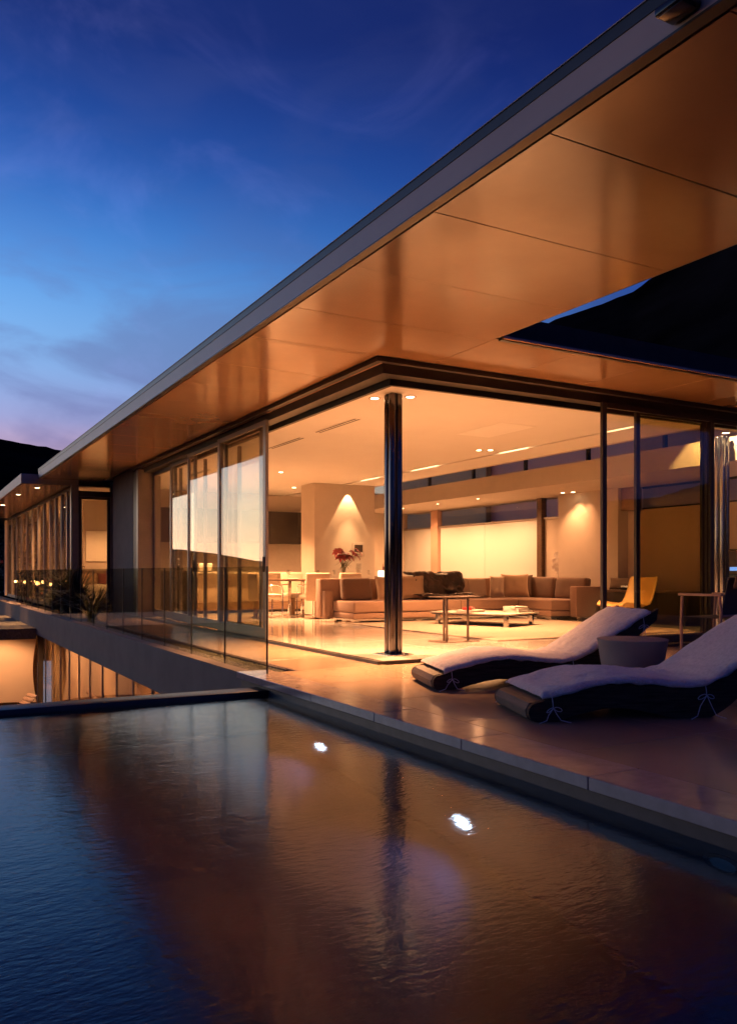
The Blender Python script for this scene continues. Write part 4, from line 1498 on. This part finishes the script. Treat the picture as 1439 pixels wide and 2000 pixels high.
# ------------------------------------------------------------------ right side of the room
oc2 = thing('orchid', 'white orchid on a slim plinth in the corner behind the sofa', 'orchid', (13.06, 14.42, 0))
Box('plinth', M['plaster'], -.10, .10, -.10, .10, 0, .72, oc2, bevel=.004)
MB().lathe([(0, .721), (.05, .721), (.065, .83), (.06, .83), (.048, .73), (0, .73)], 18).build('pot', M['counter'], oc2, smooth=True)
MB().tube([(0, 0, .74), (.0, -.02, 1.0), (-.02, -.05, 1.25), (-.06, -.07, 1.36)], .006, 6).build('stem', M['stem'], oc2, smooth=True)
for k, (dx, dy, dz) in enumerate(((0, -.02, 1.05), (-.03, .06, 1.10), (-.02, -.06, 1.17), (-.05, .03, 1.25), (-.05, -.08, 1.30), (-.07, -.05, 1.38))):
    f = MB()
    for j in range(5):
        an = j * 2 * pi / 5 + .3
        c_ = Vector((-.2, cos(an), sin(an)))
        q = Vector((0, -sin(an), cos(an)))
        f.bm.faces.new([f.bm.verts.new((0, 0, 0)), f.bm.verts.new(c_ * .055 + q * .036), f.bm.verts.new(c_ * .085), f.bm.verts.new(c_ * .055 - q * .036)])
    f.build('flower', M['orchid'], oc2, loc=(dx, dy, dz), rot=(0, 0, .5))

yc = thing('lounge_chair', 'ochre shell lounge chair seen side on behind the glass at right', 'lounge chair', (11.15, 10.5, 0), R(4))
SH = [(-.46, .40), (-.42, .445), (-.30, .44), (-.05, .405), (.12, .395), (.22, .42), (.30, .52), (.37, .68), (.43, .84), (.455, .90)]


def shell(off):
    def g(u, v):
        s = u * (len(SH) - 1)
        i = min(int(s), len(SH) - 2)
        t_ = s - i
        x_ = SH[i][0] * (1 - t_) + SH[i + 1][0] * t_
        z_ = SH[i][1] * (1 - t_) + SH[i + 1][1] * t_
        b = 2 * v - 1
        ta = Vector((SH[i + 1][0] - SH[i][0], 0, SH[i + 1][1] - SH[i][1])).normalized()
        nn = Vector((-ta.z, 0, ta.x))
        w_ = .30 * (1 - .18 * (u - .5) ** 2)
        return Vector((x_, b * w_, z_)) + nn * (.05 * b * b - off)
    return g


MB().grid(36, 12, shell(0), shell(.035)).build('shell', M['ochre'], yc, smooth='all')
MB().tube([(-.02, 0, .39), (-.02, 0, .03)], .025).build('pedestal', M['chrome'], yc, smooth=True)
MB().lathe([(0, 0), (.26, 0), (.26, .012), (.05, .03), (0, .03)], 30).build('base', M['chrome'], yc, smooth=True)

lc = thing('low_sideboard', 'low dark wooden sideboard along the orange wall at right', 'sideboard', (12.72, 11.4, 0))
Box('body', M['cabinet'], -.30, .42, -1.1, .95, .10, .60, lc, bevel=.004)
Box('top', M['wood'], -.33, .44, -1.13, .98, .601, .635, lc, bevel=.004)
Box('plinth', M['black'], -.22, .40, -1.0, .85, 0, .0995, lc)
for k in range(3):
    Box('drawer', M['cabinet'], -.318, -.301, -1.09 + k * .68, -1.09 + k * .68 + .66, .11, .59, lc, bevel=.003)
bw = thing('shell_bowl', 'flat bowl of white shells on the low sideboard', 'bowl', (12.6, 11.9, .6355))
MB().lathe([(0, 0), (.12, 0), (.20, .05), (.195, .052), (.115, .008), (0, .008)], 26).build('dish', M['pot'], bw, smooth=True)
for k in range(16):
    a, r0 = random.random() * 6.28, .13 * random.random() ** .5
    f = MB()
    f.lathe([(0, -.025), (.022, -.012), (.03, .0), (.022, .014), (0, .022)], 8)
    f.build('shell', M['orchid'], bw, smooth=True, loc=(r0 * cos(a), r0 * sin(a), .05 + .02 * random.random()), rot=(random.random(), random.random(), 0))
o = pillow_mb(.5, .26, .14, 9).build('pillow', M['sofa_dark'], None, smooth='all', loc=(12.7, 12.15, .64), rot=(R(-25), 0, R(-60)))
tag(o, 'dark cushion lying at the end of the low sideboard', 'cushion')
av = thing('media_cabinet', 'tall black media cabinet with a small blue display at the right', 'cabinet', (12.85, 9.35, 0))
Box('body', M['blackbox'], -.30, .32, -.75, .50, 0, 1.40, av, bevel=.005)
for k in range(3):
    Box('shelf_front', M['pot'], -.318, -.301, -.73, .48, .08 + k * .44, .08 + k * .44 + .40, av, bevel=.003)
Box('display', M['blueled'], -.324, -.319, -.02, .16, 1.02, 1.085, av)
